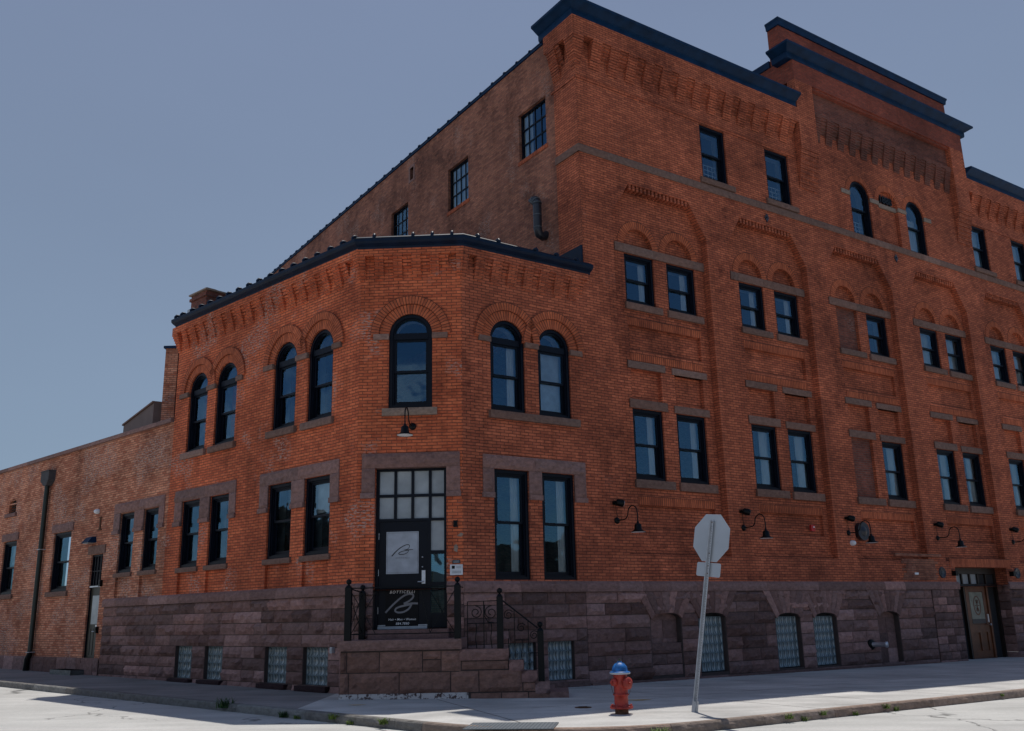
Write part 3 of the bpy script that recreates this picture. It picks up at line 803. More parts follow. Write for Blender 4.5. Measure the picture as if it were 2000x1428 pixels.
# the end of the wing above the annex roof
m = MB(); ex = .16
sheet(m, rect(-8, 0, 4.0, 7.97), [], 0.0)
FE = frame(wxy(FL, -8.05), aL + 90 - 180)
part('wall', m, 'brick_corner', BC, FE)
arched(FL, opL, [None, 'drape', None, 'side'])
imposts(FL, [(-7.77, -7.33), (-6.37, -5.95), (-4.95, -4.66), (-3.72, -3.31), (-2.37, -1.91), (-.96, -.64)])
lintel(FL, -7.66, -4.70, .3, lowL[:2]); lintel(FL, -3.65, -.61, .3, lowL[2:])
for a, b in lowL: window(BC, FL, (a + b) / 2, 1.345, b - a, 3.05 - 1.345, sill=(.12, .07, -.05), blind='half' if a > -3 else None)
for a, b in opL:
    m = MB(); rockbox(m, a - .12, b + .1, 4.165, 4.325, -.09, .1, .025)
    part('window_sill', m, 'stone_sill', BC, FL)
tn = math.tan(radians((aC - aL) / 2)) ; tn2 = math.tan(radians((aR - aC) / 2))
part('corbel_table', corbels(-8.05, 0, 7.26, 7.80, 7.97, .455, .23, .17, e0=.16, e1=.16 * tn, start=.06), 'brick_corner', BC, FL)

# --- chamfer with the entrance
m = MB(); aw = (-1.60, -.65)
hc = [archpoly(aw[0], aw[1], W_AR[1], W_AR[0], W_AR[2] - W_AR[0])]
xC = -sqrt((A[0] - B[0]) ** 2 + (A[1] - B[1]) ** 2)
D0, D1, DZ0, DZ1 = -1.86, -.35, -.22, 3.07
outer = [(xC, .55), (D0, .55), (D0, DZ1), (D1, DZ1), (D1, .55), (0, .55), (0, 7.97), (xC, 7.97)]
sheet(m, outer, hc, 0.0); reveal(m, hc[0], 0, .3)
reveal(m, [(D0, .55), (D0, DZ1), (D1, DZ1), (D1, .55)][::-1], 0, .3)
m.box(xC, 0, -.012, .02, 4.14 - .01, 4.19)
part('wall', m, 'brick_corner', BC, FC)
arched(FC, [aw]); imposts(FC, [(-1.94, -1.60), (-.65, -.31)])
m = MB(); rockbox(m, -1.72, -.54, 4.165, 4.325, -.09, .1, .02); part('window_sill', m, 'stone_pale', BC, FC)
lintel(FC, -2.14, -.06, .3, [(D0, D1)], z1=3.36)
part('corbel_table', corbels(xC, 0, 7.26, 7.80, 7.97, .412, .20, .16, e0=.16 * tn, e1=.16 * tn2, start=.07), 'brick_corner', BC, FC)

# --- right face of the wing
opR = [(.73, 1.66), (2.03, 2.95)]; lowR = [(.77, 1.685), (2.03, 2.945)]
m = MB(); holes = [archpoly(a, b, W_AR[1], W_AR[0], W_AR[2] - W_AR[0]) for a, b in opR] + [rect(a, b, .715, 3.05) for a, b in lowR]
sheet(m, rect(0, 3.5, .55, 7.97), holes, 0.0)
for h_ in holes: reveal(m, h_, 0, .3)
part('wall', m, 'brick', BC, FR)
arched(FR, opR, ['side', 'full']); imposts(FR, [(.42, .73), (1.66, 2.03), (2.95, 3.3)])
lintel(FR, .49, 3.27, .3, lowR)
for i, (a, b) in enumerate(lowR): window(BC, FR, (a + b) / 2, .715, b - a, 3.05 - .715, mid=.52, blind='side')
m = MB(); rockbox(m, .66, 1.84, 4.155, 4.325, -.09, .1, .02); rockbox(m, 1.845, 3.13, 4.155, 4.325, -.09, .1, .02)
part('window_sill', m, 'stone_sill', BC, FR)
part('corbel_table', corbels(0, 3.5, 7.26, 7.80, 7.97, .44, .24, .16, e0=.16 * tn2, start=.1), 'brick', BC, FR)

# --- stone base
LB0 = -11.35
ops = [(-7.14, -6.33, -1.33, -.57), (-5.73, -4.93, -1.33, -.57), (-3.16, -2.32, -1.33, -.57), (-1.72, -.85, -1.33, -.57)]
m = MB(); ashlar(m, LB0, 0, ZB, .46, ops, 0.0, .27, .085)
part('stone_base', m, 'stone', BC, FL)
m = MB(); sheet(m, rect(LB0, 0, ZB, .56), [rect(o[0], o[1], o[2], o[3]) for o in ops], .012)
for o in ops: reveal(m, rect(*o), .012, .2)
m.face([(LB0, .3, ZB), (LB0, .0, ZB), (LB0, .0, .5), (LB0, .3, .5)])
part('mortar_backing', m, 'mortar', BC, FL)
m = MB(); water_table(m, LB0, 0, .46, .69, .06, e1=.06 * tn); part('water_table', m, 'stone', BC, FL)
for o in ops:
    glass_block(BC, FL, (o[0] + o[1]) / 2, o[2], o[1] - o[0], o[3] - o[2], 4, 4)
    m = MB(); rockbox(m, o[0] - .12, o[1] + .1, o[2] - .16, o[2] - .01, -.12, .1, .02, t=(.16, .14, .17)); part('window_sill', m, 'stone', BC, FL)
opsC = [(D0, D1, -.25, .5)]
m = MB(); ashlar(m, xC, 0, ZB, .46, opsC, 0.0, .27, .085); part('stone_base', m, 'stone', BC, FC)
m = MB(); sheet(m, [(xC, ZB), (0, ZB), (0, .56), (D1, .56), (D1, -.25), (D0, -.25), (D0, .56), (xC, .56)], [], .012); reveal(m, [(D0, .56), (D0, -.25), (D1, -.25), (D1, .56)], .0, .3)
part('mortar_backing', m, 'mortar', BC, FC)
m = MB(); water_table(m, xC, D0, .46, .69, .06, e0=.06 * tn); water_table(m, D1, 0, .46, .69, .06, e1=.06 * tn2); part('water_table', m, 'stone', BC, FC)
opsR = [(1.08, 1.76, -1.36, -.57), (2.08, 2.77, -1.36, -.57)]
m = MB(); ashlar(m, 0, 3.15, ZB, .46, opsR, 0.0, .27, .085); part('stone_base', m, 'stone', BC, FR)
m = MB(); sheet(m, rect(0, 3.15, ZB, .56), [rect(*o) for o in opsR], .012)
for o in opsR: reveal(m, rect(*o), .012, .2)
part('mortar_backing', m, 'mortar', BC, FR)
m = MB(); water_table(m, 0, 3.15, .46, .69, .06, e0=.06 * tn2); part('water_table', m, 'stone', BC, FR)
for o in opsR: glass_block(BC, FR, (o[0] + o[1]) / 2, o[2], o[1] - o[0], o[3] - o[2], 4, 4)

# --- metal cornice with tile coping
pth = [wxy(FL, -8.05), A, B, wxy(FR, 3.55)]
m = MB(); sweep(m, [(-.05, 7.955), (.165, 7.955), (.175, 8.0), (.27, 8.05), (.31, 8.09), (.31, 8.16), (.27, 8.17), (-.05, 8.2)], pth)
part('cornice', m, 'navy_dark', BC)
m = MB(); sweep(m, [(-.35, 8.17), (.22, 8.165), (.26, 8.19), (.20, 8.235), (.05, 8.265), (-.15, 8.27), (-.35, 8.23)], pth)
part('coping', m, 'navy_dark', BC)
def joint(mb, F, x):
    for a, b, r in ((.255, -.02, .035),):
        pts = [(x, -.275, 8.15), (x, -.275, 8.215), (x, -.235, 8.262), (x, -.17, 8.27), (x, -.12, 8.255)]
        mb.tube(pts, [.03, .036, .038, .034, .025], 8)
mb = MB()
for x in [-7.9, -7.58, -7.06, -6.60, -6.15, -5.69, -5.22, -4.75, -4.27, -3.81, -3.31, -2.83, -2.34, -1.86, -1.39, -.88, -.41, 0.0]: joint(mb, FL, x)
part('coping_joints', mb, 'navy_dark', BC, FL)
mb = MB()
for x in (-1.92, -1.05, -.62, -.18): joint(mb, FC, x)
part('coping_joints', mb, 'navy_dark', BC, FC)
mb = MB()
for x in (.3, .85, 1.9, 2.5, 3.1): joint(mb, FR, x)
part('coping_joints', mb, 'navy_dark', BC, FR)
# blue metal flashing where the roof meets the tall wall
m = MB(); m.box(-.02, .02, -.05, 1.0, 8.1, 8.75); part('flashing', m, 'navy_dark', BC, frame(wxy(FR, 3.42), aR))
m = MB(); m.box(-2.4, -1.0, -.04, .1, 8.1, 8.6); part('flashing', m, 'navy_dark', BC, FW)
# roof and back walls keep daylight out of the rooms
e_w = wxy(FW, -14.5); e_l = wxy(FE, 8.0 - 16)
m = MB()
pr = [A, B, wxy(FR, 3.5), wxy(FW, -9), wxy(FW, -12.5, -2), wxy(FL, -8.05, 9), wxy(FL, -8.05)]
ins = [(x, y, 8.1 + ZO) for x, y in pr]; m.face(ins)
part('roof', m, 'roof', BC)
m = MB()
a_, b_ = wxy(FL, -8.05, 9), wxy(FL, -8.05)
m.face([(b_[0], b_[1], -.3), (a_[0], a_[1], -.3), (a_[0], a_[1], 8.1 + ZO), (b_[0], b_[1], 8.1 + ZO)])
c_ = wxy(FW, -12.5, -2)
m.face([(c_[0], c_[1], -.3), (a_[0], a_[1], -.3), (a_[0], a_[1], 8.1 + ZO), (c_[0], c_[1], 8.1 + ZO)])
part('rear_wall', m, 'brick_side', BC)
# chimney behind the cornice
m = MB(); CX, CY = -7.56, .50
m.box(CX - .40, CX + .42, CY - .3, CY + .35, 7.9, 8.78); m.box(CX - .44, CX + .46, CY - .34, CY + .39, 8.78, 8.86)
m.box(CX - .40, CX + .42, CY - .3, CY + .35, 8.86, 8.95)
ch = part('chimney', m, 'brick_old', BC, FL)
m = MB(); m.box(CX - .46, CX + .48, CY - .36, CY + .41, 8.95, 8.99); place('chimney_cap', m.mesh('chimney_cap', 'stone_pale', FL), ch)
m = MB(); m.box(CX - .20, CX + .15, CY - .15, CY + .15, 8.99, 9.13); place('flue', m.mesh('flue', 'brick_old', FL), ch)
m = MB(); m.box(CX - .48, CX - .2, CY - .36, CY - .33, 8.1, 8.55); place('flashing', m.mesh('flashing', 'galv', FL), ch)

# --- entrance
def ent():
    y = .16
    f = MB(); fw = .055
    xs = [D0, D1]
    Y0, Y1 = y, y + .12
    f.box(D0, D0 + .07, Y0, Y1, DZ0, DZ1); f.box(D1 - .07, D1, Y0, Y1, DZ0, DZ1); f.box(D0 + .07, D1 - .07, Y0, Y1, DZ1 - .07, DZ1)
    f.box(D0 + .07, D1 - .07, Y0, Y1, 1.945, 2.0)                       # head of the door
    f.box(D0 + .07, D1 - .07, Y0 + .005, Y1, 2.45, 2.51)
    for x in (-1.45, -1.085, -.715): f.box(x - .03, x + .03, Y0 + .01, Y1, 2.0, DZ1 - .07)
    f.box(-.765, -.70, Y0, Y1, DZ0, 1.945)
    for z in (1.26, .62, -.0): f.box(-.70, D1 - .07, Y0 + .003, Y1, z, z + .07)
    f.box(-.70, D1 - .07, Y0 + .02, Y1, DZ0, -.0)
    fr = part('entrance_frame', f, 'frame', BC, FC)
    for a, b in ((D0 + .07, -1.48), (-1.42, -1.115), (-1.055, -.745), (-.685, D1 - .07)):
        for z0, z1 in ((2.0, 2.45), (2.51, DZ1 - .07)):
            p = MB(); p.box(a, b, y + .05, y + .06, z0, z1); place('transom_pane', p.mesh('transom_pane', 'frost', FC), fr)
    for i, (z0, z1) in enumerate(((1.33, 1.945), (.69, 1.26), (.07, .62))):
        p = MB(); p.box(-.70, D1 - .07, y + .05, y + .06, z0, z1); place('side_pane', p.mesh('side_pane', 'frost' if i == 0 else 'glass', FC), fr)
    p = MB(); p.box(-.66, -.38, y + .12, y + .13, .62, 1.3); place('notice', p.mesh('notice', 'panelgrey', FC), fr)
    d = MB(); d.box(-1.785, -.768, y + .02, y + .07, DZ0 + .02, 1.94)
    dr = part('door', d, 'frame', BC, FC)
    q = MB(); q.box(-1.63, -.955, y + .008, y + .03, .87, 1.73); place('door_window', q.mesh('door_window', 'poster', FC), dr)
    q = MB()
    for a, b, c, e in ((-1.61, -.975, 1.703, 1.708), (-1.61, -.975, .893, .898), (-1.61, -1.605, .898, 1.703), (-.98, -.975, .898, 1.703)): q.box(a, b, y + .004, y + .009, c, e)
    place('window_border', q.mesh('window_border', 'letter_grey', FC), dr)
    q = MB(); q.box(-1.63, -.955, y - .002, y + .019, -.2, .60); place('door_sign', q.mesh('door_sign', 'posterdk', FC), dr)
    q = MB(); q.box(-.885, -.81, y - .01, y + .02, .66, .93); q.tube([(-.85, y - .01, .70), (-.85, y - .06, .70), (-.96, y - .065, .70)], .012, 8)
    place('handle', q.mesh('handle', 'steel', FC), dr)
    q = MB()
    for z in (1.0, 1.20): q.lathe([(.0, -.012), (.012, -.01), (.016, 0)], (-.875, y + .02, z), 10, 'Y')
    place('door_bolt', q.mesh('door_bolt', 'steel', FC), dr)
    for z in (1.64, .90, .14):
        q = MB(); q.box(-1.80, -1.783, y + .0, y + .05, z - .065, z + .065); place('hinge', q.mesh('hinge', 'steel', FC), dr)
    q = MB(); q.box(-1.785, -.768, y - .03, y + .02, DZ0 - .01, DZ0 + .045); place('threshold', q.mesh('threshold', 'galv', FC), dr)
    q = MB(); q.box(-1.785, -.768, y - .0, y + .019, DZ0 + .05, DZ0 + .075); place('kick_strip', q.mesh('kick_strip', 'galv', FC), dr)
    # lettering
    def text(s, size, x, z, mat, shear=0.3, yy=y - .004, sp=1.0, ext=.0015, align='CENTER', bold=0.0, par=dr, F=FC, nm='lettering'):
        cu = bpy.data.curves.new('lettering', 'FONT'); cu.body = s; cu.size = size; cu.shear = shear; cu.extrude = ext
        cu.align_x = align; cu.space_character = sp; cu.offset = bold
        o = bpy.data.objects.new('tmp', cu); COL.objects.link(o)
        dg = bpy.context.evaluated_depsgraph_get(); me = bpy.data.meshes.new_from_object(o.evaluated_get(dg))
        bpy.data.objects.remove(o); bpy.data.curves.remove(cu)
        me.transform(F @ Matrix.Translation((x, yy, z)) @ Matrix.Rotation(pi / 2, 4, 'X'))
        me.materials.clear(); me.materials.append(M[mat]); me.name = nm
        return place(nm, me, par)
    global TEXT; TEXT = text
    text('BOTTICELLI', .078, -1.29, .478, 'letter', .25, sp=1.3, bold=.0006)
    text('Hair • Men • Women', .062, -1.285, -.06, 'letter', .2, sp=1.06, bold=.0002)
    text('884.7880', .066, -1.28, -.145, 'letter', .2, sp=1.12, bold=.0002)
    text('BOTTICELLI', .042, -1.29, 1.178, 'letter_grey', 0, yy=y + .005, sp=1.35)
    def stroke(pts, W, mat, X, Z, yy):
        # smooth a hand-drawn polyline into a ribbon
        P = [Vector((X(a), Z(b))) for a, b in pts]; Q = []
        for i in range(len(P) - 1):
            p0, p1, p2, p3 = P[max(i - 1, 0)], P[i], P[i + 1], P[min(i + 2, len(P) - 1)]
            for k in range(6):
                t = k / 6; Q.append(.5 * ((2 * p1) + (-p0 + p2) * t + (2 * p0 - 5 * p1 + 4 * p2 - p3) * t * t + (-p0 + 3 * p1 - 3 * p2 + p3) * t ** 3))
        Q.append(P[-1]); q = MB(); n = len(Q); Lr = []
        for i, p in enumerate(Q):
            d = (Q[min(i + 1, n - 1)] - Q[max(i - 1, 0)]).normalized(); nn = Vector((-d.y, d.x))
            w = W(i / (n - 1)); Lr.append((p + nn * w, p - nn * w))
        q.grid([[(l.x, yy, l.y) for l, r in Lr], [(r.x, yy, r.y) for l, r in Lr]])
        return q
    X = lambda a: -1.63 + (a - 145) / (552 - 145) * .675
    Zs = lambda b: .60 - (b - 845) / (1345 - 845) * .80
    Zu = lambda b: 1.73 - (b - 122) / (652 - 122) * .86
    big = [[(145, 1160), (215, 1085), (290, 1015), (370, 955), (440, 932), (488, 945), (480, 985), (430, 1025), (372, 1050)], [(372, 1050), (410, 1058), (470, 1050), (548, 1052)],
           [(470, 1055), (440, 1110), (380, 1150), (310, 1160), (268, 1142), (275, 1112), (320, 1090), (390, 1075), (455, 1062)]]
    small = [[(215, 430), (265, 375), (325, 325), (390, 292), (430, 292), (436, 318), (410, 345), (370, 353)], [(370, 353), (420, 354), (485, 352)],
             [(430, 355), (415, 385), (370, 408), (320, 410), (303, 397), (330, 377), (380, 365), (425, 360)]]
    q = MB()
    for i, s in enumerate(big):
        r = stroke(s, lambda t: .018, 'letter_grey', X, Zs, y - .0035 - i * .0006); b0 = len(q.v)
        q.v += r.v; q.f += [tuple(a + b0 for a in f) for f in r.f]; q.uv += r.uv; q.t += r.t; q.mi += r.mi; q.sm += r.sm
    place('script_monogram', q.mesh('script_monogram', 'letter_grey', FC), dr)
    q = MB()
    for i, s in enumerate(small):
        r = stroke(s, (lambda t: .012 - .008 * t) if i == 0 else (lambda t: .004 + .004 * sin(t * 3)), 'ink', X, Zu, y + .0055 - i * .0006); b0 = len(q.v)
        q.v += r.v; q.f += [tuple(a + b0 for a in f) for f in r.f]; q.uv += r.uv; q.t += r.t; q.mi += r.mi; q.sm += r.sm
    place('script_monogram', q.mesh('script_monogram', 'ink', FC), dr)
ent()

# ================================================================== 2. the tall brewery building
BM = empty('tall_brick_building', (wxy(FR, 12)[0], wxy(FR, 12)[1], 0), "tall four-storey red brick industrial building with raised centre tower, blue cornice and arched window bays", "building")
XE = 27.5
BAY = [0.0, 4.18, 8.41, 12.68, 16.9]
bo = [(4.50, 1.30), (7.86, 1.30), (7.86, 9.85), (7.24, 10.85), (5.12, 10.85), (4.50, 9.90)]
BD = .21
m0 = MB()
holes = []
w4 = [(7.93, 8.95), (10.65, 11.70), (21.62, 22.64), (24.40, 25.42)]
for d in BAY: holes.append([(x + d, z) for x, z in bo])
for a, b in w4: holes.append(rect(a, b, 11.75, 13.44))
tw = [(14.64, 15.68), (17.66, 18.69)]
for a, b in tw: holes.append(archpoly(a, b, 11.52, 12.96))
tb = archpoly(16.15, 17.20, 11.56, 12.98, .50); holes.append(tb)
DX0, DX1, DZT = 17.6, 20.5, 1.13
outer = [(3.5, .55), (DX0, .55), (DX0, DZT), (DX1, DZT), (DX1, .55), (XE, .55), (XE, 15.12), (21.5, 15.12), (21.5, 17.0), (12.14, 17.0), (12.14, 15.12), (3.5, 15.12)]
sheet(m0, outer, holes, 0)
for k, h_ in enumerate(holes): reveal(m0, h_, 0, BD if k < 5 else .3)
reveal(m0, [(DX0, .55), (DX0, DZT), (DX1, DZT), (DX1, .55)][::-1], 0, 1.0)
sheet(m0, tb, [], .12)
part('wall', m0, 'brick', BM, FR)

# the recessed bay fields are a little larger than they measure on the front plane
KB = (16.74 + BD) / 16.74
FB2 = FR @ Matrix(((KB, 0, 0, (KB - 1) * 10.06), (0, 1, 0, 0), (0, 0, KB, 0), (0, 0, 0, 1)))
unb = lambda x, z: ((x - (KB - 1) * 10.06) / KB, z / KB)
W3 = [(4.82, 5.82), (6.27, 7.30)]
for bi, d in enumerate(BAY):
    m = MB(); H = []; T_ = lambda P: [(x + d, z) for x, z in P]
    wins = []; blinds = []
    for wi, (a, b) in enumerate(W3):
        bricked = (bi == 2 and wi == 0)
        for z0, z1 in ((7.52, 8.86), (3.06, 4.81)):
            P = rect(a + d, b + d, z0, z1); H.append(P)
            reveal(m, P, BD, BD + (.10 if bricked else .28))
            if bricked: blinds.append(P)
            else: wins.append((a + d, b + d, z0, z1))
    arcs = [archpoly(4.83 + d, 5.80 + d, 9.09, 9.11), archpoly(6.25 + d, 7.22 + d, 9.09, 9.11)]
    pan = [rect(4.84 + d, 5.84 + d, 5.04, 5.81), rect(6.30 + d, 7.30 + d, 5.04, 5.81)]
    big = [rect(4.84 + d, 7.33 + d, 6.30, 6.94), rect(4.86 + d, 7.38 + d, 1.90, 2.46)]
    H += arcs + pan + big
    for P, dep in [(p, .13) for p in arcs + pan] + [(p, .10) for p in big]:
        reveal(m, P, BD, BD + dep); sheet(m, P, [], BD + dep)
    sheet(m, [unb(x, z) for x, z in T_(bo)], H, BD)
    part('window_bay', m, 'brick', BM, FB2)
    if blinds:
        m = MB()
        for P in blinds: sheet(m, P, [], BD + .10)
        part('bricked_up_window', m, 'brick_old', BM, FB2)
    # corbelled sill courses at the foot of the bay, dentils under its head
    m = MB()
    m.box(4.50 + d, 7.86 + d, BD - .03, BD + .02, 1.38, 1.45); m.box(4.50 + d, 7.86 + d, BD - .06, BD + .02, 1.30, 1.38)
    m.box(4.50 + d, 7.86 + d, BD - .05, BD + .02, 1.16 + .14, 1.305)
    x = 5.13
    while x < 7.2: m.box(x + d, x + .07 + d, .01, BD + .02, 10.69, 10.85); x += .135
    m.box(5.10 + d, 7.25 + d, -.012, BD, 10.845, 10.915)
    part('dentil_course', m, 'brick', BM, FR)
    m = MB()
    for P in big: strip(m, P[0][0] - .02, P[1][0] + .02, P[2][1] + .002, P[2][1] + .21, BD - .006)
    strip(m, 4.84 + d, 7.33 + d, 6.02, 6.22, BD - .012)
    part('soldier_course', m, 'brick_ring', BM, FB2)
    for a, b in ((4.83 + d, 5.80 + d), (6.25 + d, 7.22 + d)): arch_ring(BM, FB2, (a + b) / 2, 9.10, (b - a) / 2, .70, BD - .008)
    # stone bands, lintels and sills
    for nm, spans in (('impost_band', [(4.50, 4.80, 8.863, 9.09), (4.80, 5.82, 8.863, 9.09), (5.82, 6.24, 8.863, 9.09), (6.24, 7.24, 8.863, 9.09), (7.24, 7.74, 8.863, 9.09)]),
                      ('stone_lintel', [(4.73, 5.97, 5.82, 6.0)]), ('stone_lintel', [(6.21, 7.44, 5.81, 5.98)]),
                      ('stone_lintel', [(4.73, 5.98, 4.813, 5.03)]), ('stone_lintel', [(6.21, 7.44, 4.813, 5.0)]),
                      ('window_sill', [(4.76, 6.0, 7.345, 7.517)]), ('window_sill', [(6.20, 7.47, 7.335, 7.517)]),
                      ('window_sill', [(4.76, 6.04, 2.86, 3.057)]), ('window_sill', [(6.21, 7.50, 2.85, 3.057)])):
        m = MB()
        for a, b, z0, z1 in spans: rockbox(m, a + d + .002, b + d - .002, z0, z1, BD - (.035 if 'sill' not in nm else .07), BD + .1, .015)
        part(nm, m, 'stone_sill', BM, FB2)
    for a, b, z0, z1 in wins:
        bl = None
        if z0 < 5 and bi >= 2: bl = 'drape'
        if z0 > 5 and bi >= 3: bl = 'drapes'
        if z0 < 5 and bi == 1: bl = 'drape'
        if bi < 2 and z0 > 5: bl = 'side'
        if bi == 0 and z0 < 5: bl = 'side'
        window(BM, FB2, (a + b) / 2, z0, b - a, z1 - z0, y=BD, blind=bl)
for i, (a, b) in enumerate(w4):
    window(BM, FR, (a + b) / 2, 11.75, b - a, 13.44 - 11.75, blind='lattice' if i < 2 else 'drapes')
    m = MB(); rockbox(m, a - .12, b + .22, 11.575, 11.735, -.07, .1, .012); part('window_sill', m, 'stone_sill', BM, FR)
for i, (a, b) in enumerate(tw):
    window(BM, FR, (a + b) / 2, 11.52, b - a, 13.48 - 11.52, spring=1.44, style='arch', blind='lattice' if i == 0 else 'drapes')
    arch_ring(BM, FR, (a + b) / 2, 12.96, (b - a) / 2, .73, -.006)
arch_ring(BM, FR, 16.675, 12.98, .52, .73, -.006)
m = MB()
for a, b in ((14.2, 14.64), (15.68, 16.15), (17.20, 17.66), (18.69, 19.1)): rockbox(m, a, b, 12.86, 13.0, -.03, .05, .01)
rockbox(m, 16.15, 17.20, 12.86, 13.0, .06, .14, .01)
part('impost_band', m, 'stone_pale', BM, FR)
TEXT('1888', .36, 16.66, 13.06, 'iron', 0, yy=.09, ext=.03, bold=.012, par=BM, F=FR, nm='date_numerals')
# stone belt course
m = MB(); x = 3.46
while x < XE:
    w = random.uniform(.7, 1.6); rockbox(m, x, min(x + w, XE) - .006, 11.335, 11.545, -.035, .05, .015); x += w
part('belt_course', m, 'stone_sill', BM, FR)
m = MB(); m.box(3.5, 12.12, -.02, .02, 13.46, 13.53); m.box(21.52, XE, -.02, .02, 13.46, 13.53); m.box(3.5, 12.12, -.035, .02, 13.53, 13.56)
part('string_course', m, 'brick', BM, FR)
# corbel tables left and right of the tower
m = corbels(3.5, 12.14, 13.86, 14.62, 15.13, .62, .32, .24, steps=11, start=.12, e0=.22, zgap=.62)
part('corbel_table', m, 'brick', BM, FR)
m = corbels(21.5, XE, 13.86, 14.62, 15.13, .62, .32, .24, steps=11, start=.25, zgap=.62)
part('corbel_table', m, 'brick', BM, FR)
# wide buttress-like stone corbel at the west corner
def flare(mb, x0, x1, z0, z1, ztop, out, yb=.05):
    n = 9
    for i in range(n):
        za = z0 + (z1 - z0) * i / n; zb = z0 + (z1 - z0) * (i + 1) / n
        mb.box(x0, x1, -out * (i + 1) / n, yb, za, zb - (.002 if i == n - 1 else 0))
    mb.box(x0, x1, -out, yb, z1, ztop)
# centre tower: piers that step outward, beam and recessed corbelled panel
m = MB(); flare(m, 12.14, 12.98, 12.5, 13.9, 16.15, .24); part('tower_pier', m, 'brick', BM, FR)
m = MB(); flare(m, 20.66, 21.5, 12.5, 13.9, 16.15, .24); part('tower_pier', m, 'brick', BM, FR)
m = MB(); m.box(12.14, 21.5, -.24, .3, 16.15, 16.86); m.box(12.98, 20.66, -.18, .02, 16.08, 16.15)
part('tower_parapet_beam', m, 'brick_new', BM, FR)
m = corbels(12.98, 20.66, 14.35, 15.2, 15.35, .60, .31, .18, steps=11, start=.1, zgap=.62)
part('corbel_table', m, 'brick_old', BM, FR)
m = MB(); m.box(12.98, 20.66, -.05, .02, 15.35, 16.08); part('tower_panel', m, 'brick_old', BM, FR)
m = MB(); m.box(12.16, 21.48, .17, .62, 16.8, 18.35); part('tower_parapet', m, 'brick_new', BM, FR)
m = MB(); m.box(12.14, 12.5, .3, 6.0, 14.9, 17.0); m.box(21.1, 21.5, .3, 6.0, 14.9, 17.0); m.box(12.14, 21.5, 5.7, 6.0, 14.9, 17.0)
part('tower_side_wall', m, 'brick_new', BM, FR)
# cornices
def cornice(path, z, nm='cornice', base=.20):
    m = MB(); b = base
    sweep(m, [(-.05, z), (b + .01, z), (b + .03, z + .05), (b + .03, z + .19), (b + .07, z + .21), (b + .20, z + .30), (b + .27, z + .34), (b + .27, z + .41), (b + .22, z + .42), (-.1, z + .46)], path)
    part(nm, m, 'navy', BM)
cornice([wxy(FW, -1.25), wxy(FR, 3.5), wxy(FR, 12.10)], 15.115)
cornice([wxy(FR, 21.52), wxy(FR, XE)], 15.115)
cornice([wxy(FT, -.35), wxy(FR, 12.14), wxy(FR, 21.5), wxy(FR, 21.5, .4)], 16.84, base=.24)
m = MB(); pp = [wxy(FT, -1.33), wxy(FR, 12.14, .17 - 0.0), wxy(FR, 21.5, .17), wxy(FR, 21.5, 1.33)]
pp = [wxy(FR, 12.14, .62), wxy(FR, 12.14, .15), wxy(FR, 21.5, .15), wxy(FR, 21.5, .62)]
sweep(m, [(-.4, 18.33), (.03, 18.33), (.05, 18.47), (.08, 18.52), (.08, 18.57), (-.4, 18.6)], pp)
part('coping', m, 'navy', BM)
m = MB(); m.box(12.10, 12.54, .63, 6.0, 17.0, 17.24); part('coping', m, 'navy', BM, FR)
m = MB(); m.box(12.3, 21.3, .2, .6, 18.3, 18.34); m.box(3.62, XE, .02, 25, 14.95, 15.05); m.box(12.5, 21.1, .6, 5.7, 16.7, 16.8); part('roof', m, 'roof', BM, FR)
m = MB(); m.box(3.9, XE, 24.5, 25, -1.6, 15.0); m.box(XE - .3, XE - .02, .02, 24.5, -1.6, 15.0); part('rear_wall', m, 'brick_side', BM, FR)

# west side wall with steel windows
WY = .10
ws = [(-2.75, -1.46), (-6.70, -5.48), (-10.62, -9.38), (-14.45, -13.22)]
m = MB(); hs = [rect(a, b, 12.25, 13.70) for a, b in ws]; vent = rect(-9.24, -8.98, 14.40, 14.85); hs.append(vent)
sheet(m, rect(-24, -.95, 7.0, 15.28), hs, WY)
for h_ in hs: reveal(m, h_, WY, WY + .25)
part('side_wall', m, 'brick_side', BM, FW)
m = MB(); ring_prism(m, rect(-9.32, -8.90, 14.32, 14.93), rect(-9.24, -8.98, 14.40, 14.85), WY - .02, WY + .1); m.box(-9.24, -8.98, WY + .1, WY + .12, 14.4, 14.85)
part('vent', m, 'stone', BM, FW)
m = MB(); sheet(m, rect(-.95, 0, 7.0, 15.12), [], 0.0); m.face([(-.95, 0, 7), (-.95, WY, 7), (-.95, WY, 15.1), (-.95, 0, 15.1)][::-1])
part('corner_pier', m, 'brick', BM, FW)
m = corbels(-1.05, 0, 13.75, 14.62, 15.13, .52, .34, .22, steps=11, start=.1, e1=.22, zgap=.62)
m.box(-1.05, 0, -.02, .03, 13.46, 13.54)
part('corbel_table', m, 'brick', BM, FW)
m = MB(); rockbox(m, -.95, .03, 11.335, 11.545, -.04, .05, .015); part('belt_course', m, 'stone_sill', BM, FW)
for a, b in ws:
    window(BM, FW, (a + b) / 2, 12.25, b - a, 1.45, y=WY - .05, style='steel', blind='part' if a > -3 else ('full' if a > -7 else None))
    m = MB(); strip(m, a - .05, b + .05, 12.13, 12.25, WY - .02, .1); part('brick_sill', m, 'brick_ring', BM, FW)
m = MB()
sheetz = 15.28
m.box(-24, -1.3, WY - .05, WY + .4, sheetz, sheetz + .07)
m.grid([[(x, WY + .175 + .24 * cos(a), sheetz + .07 + .11 * sin(a)) for x in (-24, -1.3)] for a in [pi * k / 8 for k in range(9)]], sm=True)
part('coping', m, 'navy', BM, FW)
m = MB()
x = -1.41
while x > -24:
    m.tube([(x, WY + .175 + .25 * cos(a), sheetz + .07 + .12 * sin(a)) for a in [pi * k / 8 for k in range(9)]], .026, 6); x -= .648
